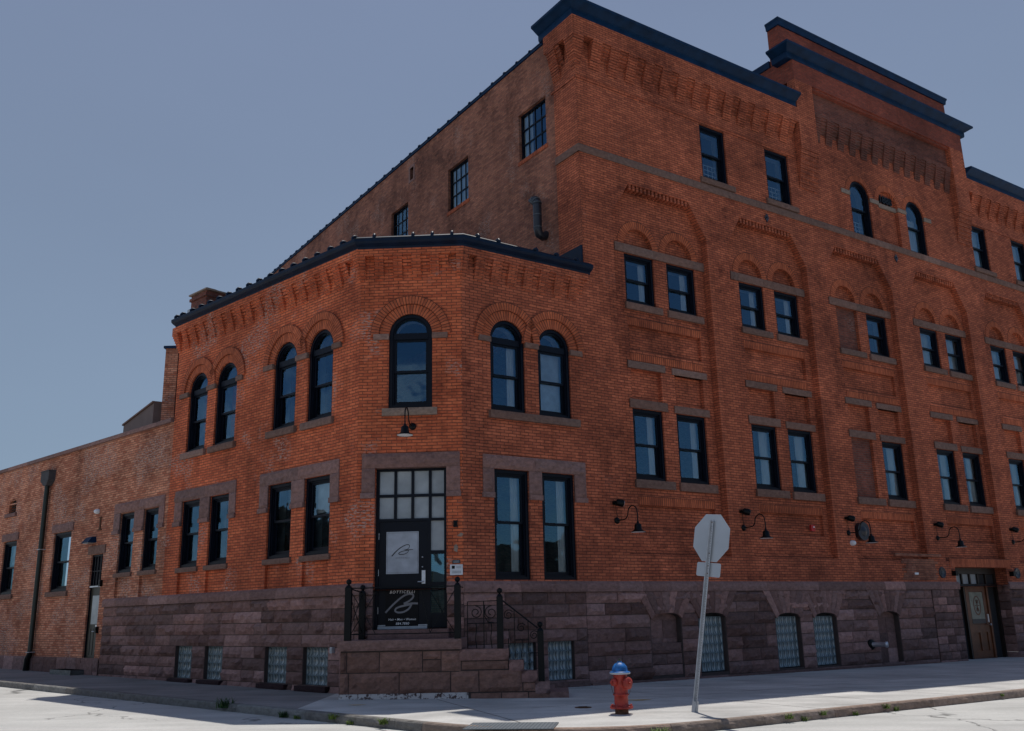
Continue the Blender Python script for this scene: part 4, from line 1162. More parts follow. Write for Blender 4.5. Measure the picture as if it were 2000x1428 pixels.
part('coping_joints', m, 'navy', BM, FW)

# stone base of the tall building
ab = [(5.02, 5.97, -1.42, -.16, True), (6.55, 7.45, -1.43, -.18, False), (9.27, 10.20, -1.46, -.23, False), (10.74, 11.68, -1.47, -.25, False), (13.50, 14.45, -1.55, -.26, True)]
m = MB(); ops = [(a - .02, b + .02, -1.5, -.05) for a, b, z0, z1, _ in ab] + [(DX0, DX1, -3, 1)]
ashlar(m, 3.15, 16.2, -2.0, .46, ops, 0.0, .27, .09)
ashlar(m, DX1, XE, -2.0, .46, [], 0.0, .27, .09)
part('stone_base', m, 'stone', BM, FR)
m = MB(); ashlar(m, 16.2, DX0, -2.0, .46, [], -.03, .22, .045, (.25, .5)); part('stone_base', m, 'stone', BM, FR)
m = MB(); PA = [archpoly(a, b, z0, z1, .13, 10) for a, b, z0, z1, _ in ab]
sheet(m, [(3.15, -2.0), (DX0, -2.0), (DX0, .56), (3.15, .56)], PA, .012); sheet(m, rect(DX1, XE, -2.0, .56), [], .012)
for p_ in PA: reveal(m, p_, .012, .3)
part('mortar_backing', m, 'mortar', BM, FR)
m = MB()
for a, b, z0, z1, bl in ab:
    n = 7; c = (a + b) / 2; r = (b - a) / 2
    for k in range(n):
        t0, t1 = k / n, (k + 1) / n
        fx = lambda t: a - .01 + (b - a + .02) * t
        fz = lambda t: z1 + .13 * sqrt(max(0, 1 - ((t - .5) * 2) ** 2))
        tx = lambda t: a - .44 + (b - a + .88) * t
        g = .006
        rock(m, [(fx(t0) + g, fz(t0) + .002), (fx(t1) - g, fz(t1) + .002), (tx(t1) - g, .455), (tx(t0) + g, .455)], -.045, .03, nx=3, nz=6, t=tintv(.7, 1.2, .2), ysafe=.05)
part('arch_voussoirs', m, 'stone', BM, FR)
for a, b, z0, z1, bl in ab:
    if bl:
        m = MB(); ashlar(m, a, b, z0, z1 - .02, [], .16, .42, .02, (.3, .6)); sheet(m, archpoly(a, b, z0, z1, .13, 10), [], .17)
        part('walled_up_arch', m, 'stone', BM, FR)
        # lower half of the first blind arch is filled flush
        if a < 6:
            m = MB(); ashlar(m, a, b, z0, -.70, [], .03, .25, .05); part('stone_infill', m, 'stone', BM, FR)
    else:
        glass_block(BM, FR, (a + b) / 2, z0 + .02, b - a, z1 + .02 - z0, 6, 6, y=.14)
        m = MB(); m.box(a, b, .2, .24, z1 + .02, z1 + .13); part('lunette', m, 'dark', BM, FR)
m = MB(); x = 3.15
while x < 16.0:
    w = random.uniform(.8, 1.5); w = min(w, 16.0 - x)
    rockbox(m, x, x + w - .006, -2.0, -1.44 - .0085 * x, -.12, .05, .02, t=tintv(.5, .8)); x += w
x = 1.9
while x < 3.1:
    w = .6; rockbox(m, x, x + w - .006, -2.0, -1.40, -.12, .05, .02, t=tintv(.5, .8)); x += w
part('plinth', m, 'stone', BM, FR)
m = MB(); water_table(m, 3.15, DX0 + .05, .46, .69, .06); water_table(m, DX1 - .03, XE, .46, .69, .06); part('water_table', m, 'stone', BM, FR)
# patched brickwork beside the brown door and rowlock head of the door
m = MB()
for i in range(9):
    z0 = .74 + i * .0677
    m.box(15.0 + random.uniform(-.2, .15), 16.65 + random.uniform(-.15, .1), -.012 - .004 * (i % 2), .01, z0, z0 + .062)
m.box(14.6, 16.9, -.04, .01, 1.42, 1.50)
part('brick_patch', m, 'brick_side', BM, FR)
m = MB(); strip(m, 17.35, 20.75, 1.135, 1.40, -.02); part('door_head', m, 'brick_ring', BM, FR)
# brown entrance recess
m = MB(); ashlar(m, -1.0, -.0, -2.0, .6, [], 0.0, .26, .02, (.3, .6)); part('stone_jamb', m, 'stone', BM, frame(wxy(FR, DX1, 0), aR - 90 + 180) if False else FR @ Matrix.Translation((DX1, 0, 0)) @ Matrix.Rotation(radians(-90), 4, 'Z'))
m = MB(); ashlar(m, 0, 1.0, -2.0, .6, [], 0.0, .26, .02, (.3, .6)); part('stone_jamb', m, 'stone', BM, FR @ Matrix.Translation((DX0, 0, 0)) @ Matrix.Rotation(radians(90), 4, 'Z'))
RY = .38
d = MB(); gzd = gz(*wxy(FR, 19)) - .01
d.box(DX0, DX1, RY, RY + .1, .95, DZT); d.box(DX0, DX1, RY + .01, RY + .1, .56, .63); d.box(DX0, DX0 + .35, RY, RY + .1, gzd, .95); d.box(DX1 - .1, DX1, RY, RY + .1, gzd, .95)
for x in (18.1, 18.55, 19.0, 19.45, 19.9): d.box(x - .03, x + .03, RY, RY + .1, .63, .95)
d.box(18.52, 18.6, RY, RY + .1, gzd, .56)
fr = part('door_frame', d, 'wooddk', BM, FR)
d = MB(); d.box(19.74, 19.83, RY - .04, RY + .1, gzd, .58); part('door_post', d, 'wood', BM, FR)
d = MB(); d.box(19.83, DX1 - .1, RY + .1, RY + .11, gzd, .56); d.box(DX0 + .35, 18.52, RY + .1, RY + .11, gzd, .56); part('side_panel', d, 'dark', BM, FR)
for a, b in ((18.13, 18.52), (18.58, 18.97), (19.03, 19.42)):
    p = MB(); p.box(a, b, RY + .06, RY + .07, .64, .94); place('transom_pane', p.mesh('transom_pane', 'frost', FR), fr)
p = MB(); p.box(19.48, 20.4, RY + .06, RY + .07, .64, .94); place('transom_pane', p.mesh('transom_pane', 'dark', FR), fr)
d = MB(); x0, x1, z0, z1 = 18.61, 19.73, gzd + .02, .55
d.box(x0, x1, RY + .03, RY + .07, z0, z1)
for a, b, c, e in ((x0, x0 + .17, z0, z1), (x1 - .17, x1, z0, z1), (x0 + .17, x1 - .17, z1 - .15, z1), (x0 + .17, x1 - .17, z0, z0 + .22), (x0 + .17, x1 - .17, -.85, -.62), (19.13, 19.21, z0 + .22, -.85)):
    d.box(a, b, RY + .0, RY + .028, c, e)
dr2 = part('door', d, 'wood', BM, FR)
p = MB(); p.box(x0 + .19, x1 - .19, RY + .0, RY + .02, -.58, .38); place('door_window', p.mesh('door_window', 'gdoorglass', FR), dr2)
p = MB(); pts = [(19.17 + .2 * cos(a), -.03 + .30 * sin(a)) for a in [2 * pi * k / 24 for k in range(24)]]; pin = [(19.17 + .165 * cos(a), -.03 + .26 * sin(a)) for a in [2 * pi * k / 24 for k in range(24)]]
ring_prism(p, pts, pin, RY - .006, RY + .001); p.tube([(19.17, RY - .003, -.22), (19.17, RY - .003, .15)], .012, 6)
for k in range(6): a = k * pi / 3; p.tube([(19.17 + .05 * cos(a), RY - .003, -.03 + .08 * sin(a)), (19.17 + .12 * cos(a), RY - .003, -.03 + .2 * sin(a))], .012, 6)
place('glass_emblem', p.mesh('glass_emblem', 'wood', FR), dr2)
p = MB(); p.box(x0 + .19, x1 - .19, RY - .004, RY + .001, -.58, -.44); place('blue_sticker', p.mesh('blue_sticker', 'duct', FR), dr2)
p = MB(); p.box(19.63, 19.70, RY - .03, RY, -.55, -.3); p.lathe([(.0, -.09), (.03, -.08), (.035, -.05), (.015, -.02), (.015, 0)], (19.665, RY - .02, -.62), 12, 'Y'); place('handle', p.mesh('handle', 'steel', FR), dr2)

# ================================================================== 3. the low annex
AN = empty('low_annex', (wxy(FL, -14)[0], wxy(FL, -14)[1], 0), "single-storey pale orange brick annex with stone coping at the left end of the street front", "building")
XA = -34.0
aop = [(-15.27, -14.0, .99, 2.80), (-19.45, -18.30, 1.03, 2.80), (-24.1, -22.9, 1.03, 2.80), (-28.6, -27.4, 1.03, 2.8)]
azl = [(-10.78, -9.90, 1.37, 3.03), (-9.36, -8.51, 1.37, 3.03)]
adoor = (-12.45, -11.68, -1.06, 1.97)
avent = archpoly(-19.35, -18.72, 3.76, 4.08, .19, 8)
m = MB()
hs = [rect(*o) for o in aop] + [rect(*o) for o in azl] + [avent]
ap2 = [rect(a, b, .66, 1.24) for a, b, _, _ in azl]
outer = [(XA, -.93), (adoor[0], -.93), (adoor[0], adoor[3]), (adoor[1], adoor[3]), (adoor[1], -.93), (-11.30, -.93), (-11.30, .55), (-8.05, .55), (-8.05, 5.32), (XA, 5.40)]
sheet(m, outer, hs + ap2, 0.0)
for h_ in hs: reveal(m, h_, 0, .3)
for h_ in ap2: reveal(m, h_, 0, .07); sheet(m, h_, [], .07)
reveal(m, [(adoor[0], -.93), (adoor[0], adoor[3]), (adoor[1], adoor[3]), (adoor[1], -.93)][::-1], 0, .3)
m.box(XA, -8.06, -.014, .02, 4.06, 4.10); m.box(XA, -8.06, -.01, .02, 4.2, 4.225)
part('wall', m, 'brick_annex', AN, FL)
m = MB(); x = XA
while x < -8.1:
    w = random.uniform(1.0, 2.2); w = min(w, -8.07 - x); t = tintv(.8, 1.2)
    rock(m, [(x + .004, 5.30), (x + w - .004, 5.30), (x + w - .004, 5.41), (x + .004, 5.41)], -.09, .015, t=t, ysafe=.4)
    m.face([(x, -.09, 5.41), (x + w, -.09, 5.41), (x + w, .35, 5.44), (x, .35, 5.44)], None, t); x += w
part('coping', m, 'stone', AN, FL)
m = MB(); ashlar(m, XA, adoor[0], -2.0, -.92, [], -.03, .6, .025, (.5, .9)); ashlar(m, adoor[1], LB0, -2.0, -.92, [], -.03, .4, .03)
sheet(m, rect(XA, LB0, -2.0, -.92), [], -.02); m.box(adoor[0], adoor[1], -.04, .3, -2.0, -1.07)
part('stone_base', m, 'stone', AN, FL)
for o in azl: window(AN, FL, (o[0] + o[1]) / 2, o[2], o[1] - o[0], o[3] - o[2], sill=(.12, .07, -.05))
lintel(FL, -11.15, -8.22, .3, [(a, b) for a, b, _, _ in azl], AN, z1=3.335, zl=2.46)
for o in aop:
    window(AN, FL, (o[0] + o[1]) / 2, o[2], o[1] - o[0], o[3] - o[2], sill=(.15, .14, -.06), blind='half' if o[0] < -18 else None)
    m = MB(); rockbox(m, o[0] - .15, o[1] + .13, 2.81, 3.06, -.035, .05, .03); part('stone_lintel', m, 'stone', AN, FL)
m = MB(); rockbox(m, adoor[0] - .2, adoor[1] + .14, 1.98, 2.23, -.03, .05, .015); part('stone_lintel', m, 'stone_sill', AN, FL)
m = MB(); rockbox(m, -19.55, -18.6, 3.64, 3.76, -.06, .05, .01); part('window_sill', m, 'stone', AN, FL)
m = MB(); sheet(m, avent, [], .22)
for j in range(5): m.box(-19.33, -18.74, .08, .12, 3.80 + j * .09, 3.83 + j * .09)
part('vent', m, 'dark', AN, FL)
d = MB(); a, b = adoor[0], adoor[1]; Y = .05
d.box(a, a + .04, Y, Y + .1, -1.06, 1.96); d.box(b - .04, b, Y, Y + .1, -1.06, 1.96); d.box(a, b, Y, Y + .1, 1.92, 1.965)
for i in range(1, 4): x = a + (b - a) * i / 4; d.box(x - .015, x + .015, Y, Y + .04, 1.1, 1.92)
d.box(a, b, Y, Y + .04, 1.48, 1.51)
part('door_frame', d, 'frame', AN, FL)
d = MB(); d.box(a + .04, b - .04, Y + .03, Y + .07, -1.03, 1.03)
for i in range(3): d.box(a + .12 + i * .19, a + .24 + i * .19, Y + .02, Y + .035, -.85, -.12)
dr3 = part('door', d, 'gdoor', AN, FL)
p = MB(); p.box(a + .2, b - .1, Y + .015, Y + .035, 0.0, .80); place('door_window', p.mesh('door_window', 'frost', FL), dr3)
p = MB(); p.box(b - .17, b - .08, Y - .02, Y + .03, -.25, -.02); p.tube([(b - .12, Y - .02, -.2), (b - .12, Y - .07, -.2), (b - .25, Y - .07, -.2)], .012, 6); place('handle', p.mesh('handle', 'steel', FL), dr3)
p = MB(); p.box(a, b, Y - .03, Y + .03, 1.035, 1.075); place('drip_edge', p.mesh('drip_edge', 'steel', FL), dr3)
p = MB(); p.box(a + .02, b - .02, Y - .04, Y + .03, -1.065, -1.035); place('threshold', p.mesh('threshold', 'steel', FL), dr3)
p = MB(); p.box(a + .04, b - .04, Y + .08, Y + .1, 1.08, 1.92); place('transom_pane', p.mesh('transom_pane', 'dark', FL), dr3)
m = MB(); m.box(XA, -8.07, .02, 10, 5.2, 5.28); part('roof', m, 'roof', AN, FL)
m = MB(); m.box(XA, -8.07, 9.9, 10, -1.6, 5.2); part('rear_wall', m, 'brick_annex', AN, FL)

# ================================================================== 4. what rises behind the annex
RB = empty('rear_brick_building', (-11.6, 29.8, 0), "tall narrow brick block with a flat dark cap rising behind the low annex roof", "building")
FB = frame((-11.55, 29.9), aL + 42)
m = MB(); m.box(-.0, .42, 0, .9, -1.5, 8.85); part('corner_pier', m, 'brick_annex', RB, FB)
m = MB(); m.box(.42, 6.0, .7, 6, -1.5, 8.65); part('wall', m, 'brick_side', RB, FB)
m = MB(); m.box(.80, .95, .65, .71, 7.0, 8.0); part('slit_window', m, 'dark', RB, FB)
m = MB(); m.box(-.06, .50, -.06, .65, 8.85, 8.93); m.box(.42, 6.1, .18, 6, 8.65, 8.72); part('coping', m, 'navy', RB, FB)
SH = empty('rear_shed', (-13, 31.5, 0), "brown metal-sided shed wall sloping away behind the low annex", "shed")
FS = frame((-11.50, 29.45), 124.5 - 180)
m = MB(); m.box(-4.9, -.55, 0, 5, -1.5, 7.0); part('wall', m, 'siding', SH, FS)
m = MB(); m.box(-4.95, -.55, -.05, 5, 7.0, 7.06); part('roof_edge', m, 'stone_sill', SH, FS)
m = MB(); m.box(-1.3, -.25, -.03, .02, 5.55, 6.2); part('window', m, 'frost', SH, FS)

# ================================================================== 5. ground
def gpt(x, y, dz=0.0): return (x, y, gz(x) + ZO + dz)
kerbline = []
L0 = wxy(FL, -60, -2.6); L1 = wxy(FL, 4.3, -2.6); R1 = wxy(FR, -1.9, -6.6); R0 = wxy(FR, 60, -6.6)
# intersection of the two straight kerb lines
def isec(p, d, q, e):
    den = d[0] * e[1] - d[1] * e[0]; t = ((q[0] - p[0]) * e[1] - (q[1] - p[1]) * e[0]) / den
    return (p[0] + d[0] * t, p[1] + d[1] * t)
dL = (cos(radians(aL)), sin(radians(aL))); dR = (cos(radians(aR)), sin(radians(aR)))
X0 = isec(L0, dL, R0, dR)
RC = 2.6
pa = (X0[0] - dL[0] * RC, X0[1] - dL[1] * RC); pb = (X0[0] + dR[0] * RC, X0[1] + dR[1] * RC)
kerbline = [L0 + (), (pa[0] - dL[0] * 20, pa[1] - dL[1] * 20), (pa[0] - dL[0] * 8, pa[1] - dL[1] * 8), pa]
for k in range(1, 10):
    t = k / 10; kerbline.append(tuple((1 - t) ** 2 * pa[i] + 2 * t * (1 - t) * X0[i] + t * t * pb[i] for i in (0, 1)))
kerbline += [pb, (pb[0] + dR[0] * 6, pb[1] + dR[1] * 6), (pb[0] + dR[0] * 18, pb[1] + dR[1] * 18), R0]
def offs(path, o):
    out = []; n = len(path)
    for i in range(n):
        a = Vector(path[max(i - 1, 0)]); b = Vector(path[i]); c = Vector(path[min(i + 1, n - 1)])
        ns = []
        if (b - a).length > 1e-6: d = (b - a).normalized(); ns.append(Vector((d.y, -d.x)))
        if (c - b).length > 1e-6: d = (c - b).normalized(); ns.append(Vector((d.y, -d.x)))
        m = ns[0] if len(ns) == 1 else (ns[0] + ns[1]).normalized() / max(.5, (ns[0] + ns[1]).normalized().dot(ns[0]))
        out.append((b.x + m.x * o, b.y + m.y * o))
    return out
def flat(mb, poly, dz, mi=0):
    vs = [Vector(p) for p in poly]; n = len(vs)
    r = delaunay_2d_cdt(vs, [(i, (i + 1) % n) for i in range(n)], [], 0, 1e-6)
    for f in r[2]:
        c = (sum(r[0][i][0] for i in f) / 3, sum(r[0][i][1] for i in f) / 3)
        if inside(c, poly): mb.face([gpt(r[0][i][0], r[0][i][1], dz) for i in f], [(r[0][i][0], r[0][i][1]) for i in f], mi=mi)
inner = offs(kerbline, -.16)
wall_back = [wxy(FR, 60, 1), wxy(FR, 0, 1), wxy(FL, 0, 1.0), wxy(FL, -60, 1)]
# split between old pavement (left street) and new concrete (corner and right street)
sp_in = wxy(FL, -.78, .3); 
ka = [p for p in inner]
# find where the split line meets the kerb on the left street
sk = wxy(FL, 1.6, -2.6 + .16); s0 = wxy(FL, -.95, .5)
i_pa = 2
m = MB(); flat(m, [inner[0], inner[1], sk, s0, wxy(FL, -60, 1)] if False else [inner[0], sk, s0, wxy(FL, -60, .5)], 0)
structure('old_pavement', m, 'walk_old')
m = MB(); right = [p for p in inner[3:]]
flat(m, [sk] + right + [wxy(FR, 60, 1.2), wxy(FR, 0, 1.2), wxy(FC, -1.5, 1.0), s0], 0)
structure('pavement', m, 'walk')
def kerbmesh(path, mb, seg=1.8, t0=.8, t1=1.2):
    # cut the kerb line into stones
    P = [Vector(p) for p in path]; L = [0]
    for a, b in zip(P[:-1], P[1:]): L.append(L[-1] + (b - a).length)
    def at(s):
        for i in range(len(P) - 1):
            if s <= L[i + 1] or i == len(P) - 2:
                f = (s - L[i]) / (L[i + 1] - L[i]); d = (P[i + 1] - P[i]).normalized(); return P[i] + (P[i + 1] - P[i]) * f, Vector((d.y, -d.x))
    s = 0
    while s < L[-1] - .1:
        e = min(L[-1], s + seg * random.uniform(.7, 1.3)); t = tintv(t0, t1, .05); n = max(3, int((e - s) / .12)); rows = [[] for _ in range(6)]
        for i in range(n + 1):
            q, nn = at(s + .004 + (e - s - .008) * i / n)
            j = lambda a: a * noise.noise(Vector((q.x * 5, q.y * 5, 3.1 * a * 100)))
            for k, (o, z) in enumerate(((-.16, .004), (-.02, .006 + j(.012)), (.0 + j(.012), -.015 + j(.01)), (.01 + j(.02), -.06), (.012 + j(.015), -.12), (.012, -.3))):
                rows[k].append((q.x + nn.x * o, q.y + nn.y * o, gz(q.x) + ZO + z))
        mb.grid(rows, t)
        for i in (0, -1): mb.face([r[i] for r in rows], None, t)
        s = e
kl = [kerbline[0]] + kerbline[1:4]; kr = kerbline[3:]
m = MB(); kerbmesh(kl, m, 2.2); structure('old_kerb', m, 'kerb_old')
m = MB(); kerbmesh(kr, m, 1.7); structure('kerb', m, 'kerb')
m = MB()
for (a, b, c, d_) in ((-260, 260, -120, 260),):
    nx = 26
    for i in range(nx):
        x0, x1 = a + (b - a) * i / nx, a + (b - a) * (i + 1) / nx
        gzz = lambda x: gz(max(-40, min(60, x))) + ZO - .128
        m.face([(x0, c, gzz(x0)), (x1, c, gzz(x1)), (x1, d_, gzz(x1)), (x0, d_, gzz(x0))])
structure('road', m, 'road')
# unseen ridge added behind the camera to give the lower panes a dark reflection
m = MB(); ring = []; rnd = random.Random(5); h_ = 8.0
for k in range(121):
    if k % rnd.choice((3, 4, 5, 6)) == 0: h_ = rnd.uniform(5.0, 13.0)
    a_ = radians(-205 + 235 * k / 120); r_ = 72 + 6 * sin(k * .7)
    ring.append((r_ * cos(a_), r_ * sin(a_), h_ + rnd.uniform(-.4, .4)))
m.grid([[(x, y, -2) for x, y, h in ring], [(x, y, h) for x, y, h in ring], [(x * 1.15, y * 1.15, h + .5) for x, y, h in ring], [(x * 1.2, y * 1.2, -2) for x, y, h in ring]])
structure('reflection_ridge', m, 'mirror_ridge')
# expansion joints cut in the pavement
m = MB()
def cutline(p, q, w=.008):
    d = (Vector(q) - Vector(p)).normalized(); n_ = Vector((-d.y, d.x)) * w
    m.face([gpt(p[0] + n_.x, p[1] + n_.y, .003), gpt(q[0] + n_.x, q[1] + n_.y, .003), gpt(q[0] - n_.x, q[1] - n_.y, .003), gpt(p[0] - n_.x, p[1] - n_.y, .003)])
for u in (2.7, 4.6, 6.5, 8.4, 10.3, 12.2, 14.1, 16.0, 17.9, 19.8, 21.7): cutline(wxy(FR, u, -.1), wxy(FR, u, -6.44))
cutline(wxy(FR, -.7, -3.3), wxy(FR, 40, -3.3))
cutline(wxy(FC, -.4, -1.25), wxy(FR, -2.2, -5.6))
for u in (-3.0, -5.5, -8, -10.5, -13, -15.5, -18): cutline(wxy(FL, u, -.1), wxy(FL, u, -2.44))
structure('pavement_joints', m, 'mortar')

# ================================================================== 6. the stoop
ST = empty('stone_stoop', (-2.1, 18.8, 0), "rock-faced brown sandstone stoop with steps down to the right below the salon door", "steps")
SO = 1.15
g0 = -1.9
m = MB()
# front cheek wall, stepping down to the right; blocks laid by hand
S0, S1 = -2.28, .04
fy = -SO
def blk(x0, x1, z0, z1, a=.06, y=fy, t=None, mt=None):
    v = random.uniform(.7, 1.25); rock(mt or m, [(x0 + .009, z0 + .009), (x1 - .009, z0 + .009), (x1 - .009, z1 - .009), (x0 + .009, z1 - .009)], y, a, t=t or (v * 1.08, v * 1.0, v * .86))
for a, b in ((-2.25, -2.12), (-2.12, -1.5), (-1.5, -.68)): blk(a, b, -1.0, -.62)
blk(-.68, -.33, -.78, -.62); blk(-.68, -.33, -1.0, -.78); blk(-.33, .05, -1.0, -.62)
for a, b in ((-2.25, -2.08), (-2.08, -1.12), (-1.12, -.15), (-.15, .38)): blk(a, b, -1.38, -1.0)
blk(.05, .94, -.98, -.82, .03); blk(.0, .38, -1.1, -.99, .02)
blk(.38, 1.2, -1.38, -.985); blk(1.2, 1.44, -1.38, -1.22); blk(1.2, 1.47, -1.23, -1.19, .01)
for a, b in ((.22, .8), (.8, 1.3), (1.3, 1.7)): blk(a, b, -1.55, -1.385, .02)
part('front_wall', m, 'stone', ST, FC)
m = MB(); m.box(-2.24, .04, fy + .012, -.002, -1.9, -.6); m.box(.04, .94, fy + .012, fy + .3, -1.9, -.8); m.box(.94, 1.2, fy + .012, fy + .3, -1.9, -1.0); m.box(1.2, 1.44, fy + .012, fy + .3, -1.9, -1.22); m.box(1.44, 1.68, fy + .012, fy + .3, -1.9, -1.4)
part('core', m, 'mortar', ST, FC)
m = MB(); m.box(-2.3, .06, -SO - .03, 0.02, -.59, -.415); rock(m, [(-2.3, -.60), (.06, -.60), (.06, -.412), (-2.3, -.412)], -SO - .035, .03, t=(1.05, 1.05, 1.0), nz=4)
part('platform', m, 'stone', ST, FC)
m = MB(); rock(m, [(.02, -.81), (.945, -.81), (.945, -.61), (.02, -.61)], -SO - .02, .03, t=(1.15, 1.1, 1.05)); m.box(.02, .945, -SO - .02, -SO + .32, -.81, -.612)
part('cap_stone', m, 'stone', ST, FC)
m = MB()
for x0, x1, z0, z1 in ((.95, 1.22, -1.02, -.82), (1.18, 1.475, -1.215, -1.015), (1.43, 1.70, -1.42, -1.21)):
    rock(m, [(x0, z0), (x1, z0), (x1, z1), (x0, z1)], -SO - .02, .03, t=tintv(1.1, 1.3)); m.box(x0, x1, -SO - .02, -SO + .32, z0, z1 - .001)
part('stepped_cheek', m, 'stone', ST, FC)
m = MB()
for i in range(6):
    x0 = .04 + i * .28; z1 = -.60 - i * .165
    m.box(x0, x0 + .34, -SO + .3, .9 * 0 + .35 + i * .15, -1.9, z1)
m.box(1.6, 2.05, -SO - .0, -.1, -1.9, -1.40)
part('steps', m, 'stone', ST, FC)
m = MB(); m.box(-1.9, -.3, -.30, -.002, -.41, -.235); part('door_step', m, 'stone', ST, FC)
m = MB(); rock(m, [(-2.27, -1.56), (-.72, -1.56), (-.72, -1.375), (-2.27, -1.375)], -SO - .01, .015, nz=3); rock(m, [(-.70, -1.56), (.18, -1.56), (.18, -1.375), (-.70, -1.375)], -SO - .01, .015, nz=3)
part('painted_plinth', m, 'whitewash', ST, FC)
m = MB(); rockx = [(-2.26, fy), (-2.26, 0.1)]
FSs = FC @ Matrix.Translation((-2.26, 0, 0)) @ Matrix.Rotation(radians(-90), 4, 'Z')
ashlar(m, -.1, SO, -1.9, -.6, [], 0.0, .3, .03); part('side_wall', m, 'stone', ST, FSs)

# ================================================================== 7. iron railing on the stoop
RL = empty('iron_railing', (-1.5, 18.5, 0), "black wrought iron railing with ball-topped posts and scrollwork round the stone stoop", "railing")
def post(x, y, z0, z1, nm='post'):
    m = MB(); m.box(x - .06, x + .06, y - .06, y + .06, z0, z1 - .17)
    m.grid([[(x + sx * .06, y + sy * .06, z1 - .17) for sx, sy in ((-1, -1), (1, -1), (1, 1), (-1, 1))], [(x + sx * .03, y + sy * .03, z1 - .12) for sx, sy in ((-1, -1), (1, -1), (1, 1), (-1, 1))]], close=True)
    m.lathe([(.02, 0), (.02, .025), (.045, .045), (.055, .07), (.05, .1), (.03, .12), (.001, .13)], (x, y, z1 - .13), 14)
    return part(nm, m, 'iron', RL, FC)
py = -SO + .08
post(-2.13, py, -.42, .74); post(-2.05, -.12, -.42, .66); post(-.02, py, -.42, .74); post(.79, py, -.62, .51); post(1.55, py, -1.22, -.13)
def bars(nm, segs, r=.011):
    m = MB()
    for s in segs: m.tube(s, r, 6)
    return part(nm, m, 'iron', RL, FC)
def scroll(cx, cz, r, y, dirn=1, turns=1.6, a0=0):
    return [(cx + dirn * r * (1 - .75 * k / 24) * cos(a0 + turns * 2 * pi * k / 24), y, cz + r * (1 - .75 * k / 24) * sin(a0 + turns * 2 * pi * k / 24)) for k in range(25)]
bars('top_rail', [[(-2.13, py, .562), (-.02, py, .562)], [(-2.13, py, .562), (-2.05, -.12, .50)], [(-.02, py, .562), (-.02, -.02, .562)]], .013)
bars('bottom_rail', [[(-2.13, py, -.30), (-.02, py, -.30)], [(-2.13, py, -.30), (-2.05, -.12, -.30)]], .011)
bars('cross_bars', [[(-2.07, py, .48), (-1.6, py, -.29)], [(-2.07, py, -.29), (-1.6, py, .48)], [(-.55, py, .48), (-.08, py, -.29)], [(-.55, py, -.29), (-.08, py, .48)], [(-.72, py, .48), (-.55, py, -.29)], [(-2.13, py + .05, .48), (-2.05, -.15, -.29)], [(-2.13, py + .05, -.29), (-2.05, -.15, .48)]], .008)
bars('gate_panel', [[(.17, py, -.60), (.17, py, .26), (.73, py, .27)], [(.48, py, -.6), (.48, py, .27)], [(.17, py, -.14), (.73, py, -.14)],
     scroll(.62, .05, .13, py, 1, 1.5, 1.5), scroll(.33, .06, .12, py, -1, 1.5, 1.5), [(.5, py, .2), (.49, py, 0), (.56, py, -.12), (.7, py, -.14)],
     [(.62 + .01 * sin(k), py, -.14 - .46 * k / 8) for k in range(9)], [(.33 + .01 * sin(k), py, -.14 - .46 * k / 8) for k in range(9)]], .010)
hr = lambda x: .24 - (x - .88) * (.48 / .62)
bars('hand_rail', [[(.83, py, .28), (1.50, py, -.25)]], .016)
bars('stair_balusters', [[(1.06, py, hr(1.06)), (1.07, py, -.8)], [(1.32, py, hr(1.32)), (1.33, py, -1.0)], [(.86, py, -.26), (1.06, py, -.26)], [(1.08, py, -.46), (1.32, py, -.46)], [(1.34, py, -.7), (1.5, py, -.7)],
     scroll(.95, .0, .10, py, 1, 1.5, .6), scroll(1.19, -.24, .0001 + .09, py, 1, 1.3, .6), scroll(1.43, -.38, .085, py, 1, 1.5, .6),
     [(.95 + .012 * sin(k * 1.2), py, -.26 - .54 * k / 8) for k in range(9)], [(1.2 + .012 * sin(k * 1.2), py, -.46 - .54 * k / 8) for k in range(9)], [(1.42 + .012 * sin(k * 1.2), py, -.7 - .4 * k / 8) for k in range(9)]], .009)

# ================================================================== 8. hydrant
HY = empty('fire_hydrant', (1.575, 15.28, gz(1.575) + ZO), "red fire hydrant with blue bonnet and short chains standing on the pavement near the kerb", "fire hydrant")
FH = Matrix.Translation((1.575, 15.28, gz(1.575) + ZO))
m = MB()
m.lathe([(.10, 0), (.10, .06), (.095, .075), (.172, .078), (.178, .085), (.178, .11), (.15, .118), (.112, .13), (.108, .15), (.107, .27), (.125, .275), (.125, .292), (.108, .298), (.108, .32), (.106, .40), (.108, .57), (.12, .59), (.145, .605)], n=28)
for k in range(8): a = k * pi / 4 + .2; m.lathe([(.018, .105), (.018, .135), (.012, .14)], (.155 * cos(a), .155 * sin(a), 0), 6, t=(1, 1, 1))
part('barrel', m, 'red', HY, FH)
m = MB(); m.lathe([(.105, -.03), (.105, .076)], n=20); part('base_pipe', m, 'rust', HY, FH)
m = MB()
m.lathe([(.158, .585), (.16, .61), (.15, .622), (.118, .625), (.118, .66), (.11, .69), (.088, .725), (.055, .75), (.035, .757), (.034, .775)], n=28)
for k in range(8): a = k * pi / 4; m.tube([(.118 * cos(a), .118 * sin(a), .63), (.105 * cos(a), .105 * sin(a), .69), (.06 * cos(a), .06 * sin(a), .745)], .009, 5)
bn = part('bonnet', m, 'blue', HY, FH)
m = MB(); m.lathe([(.03, .772), (.03, .785), (.018, .79), (.018, .815), (.0, .817)], n=5, sm=False); place('operating_nut', m.mesh('operating_nut', 'green_pipe', FH), bn)
m = MB(); m.lathe([(.159, .586), (.1625, .598), (.161, .609)], n=28); place('pale_rim', m.mesh('pale_rim', 'signback', FH), bn)
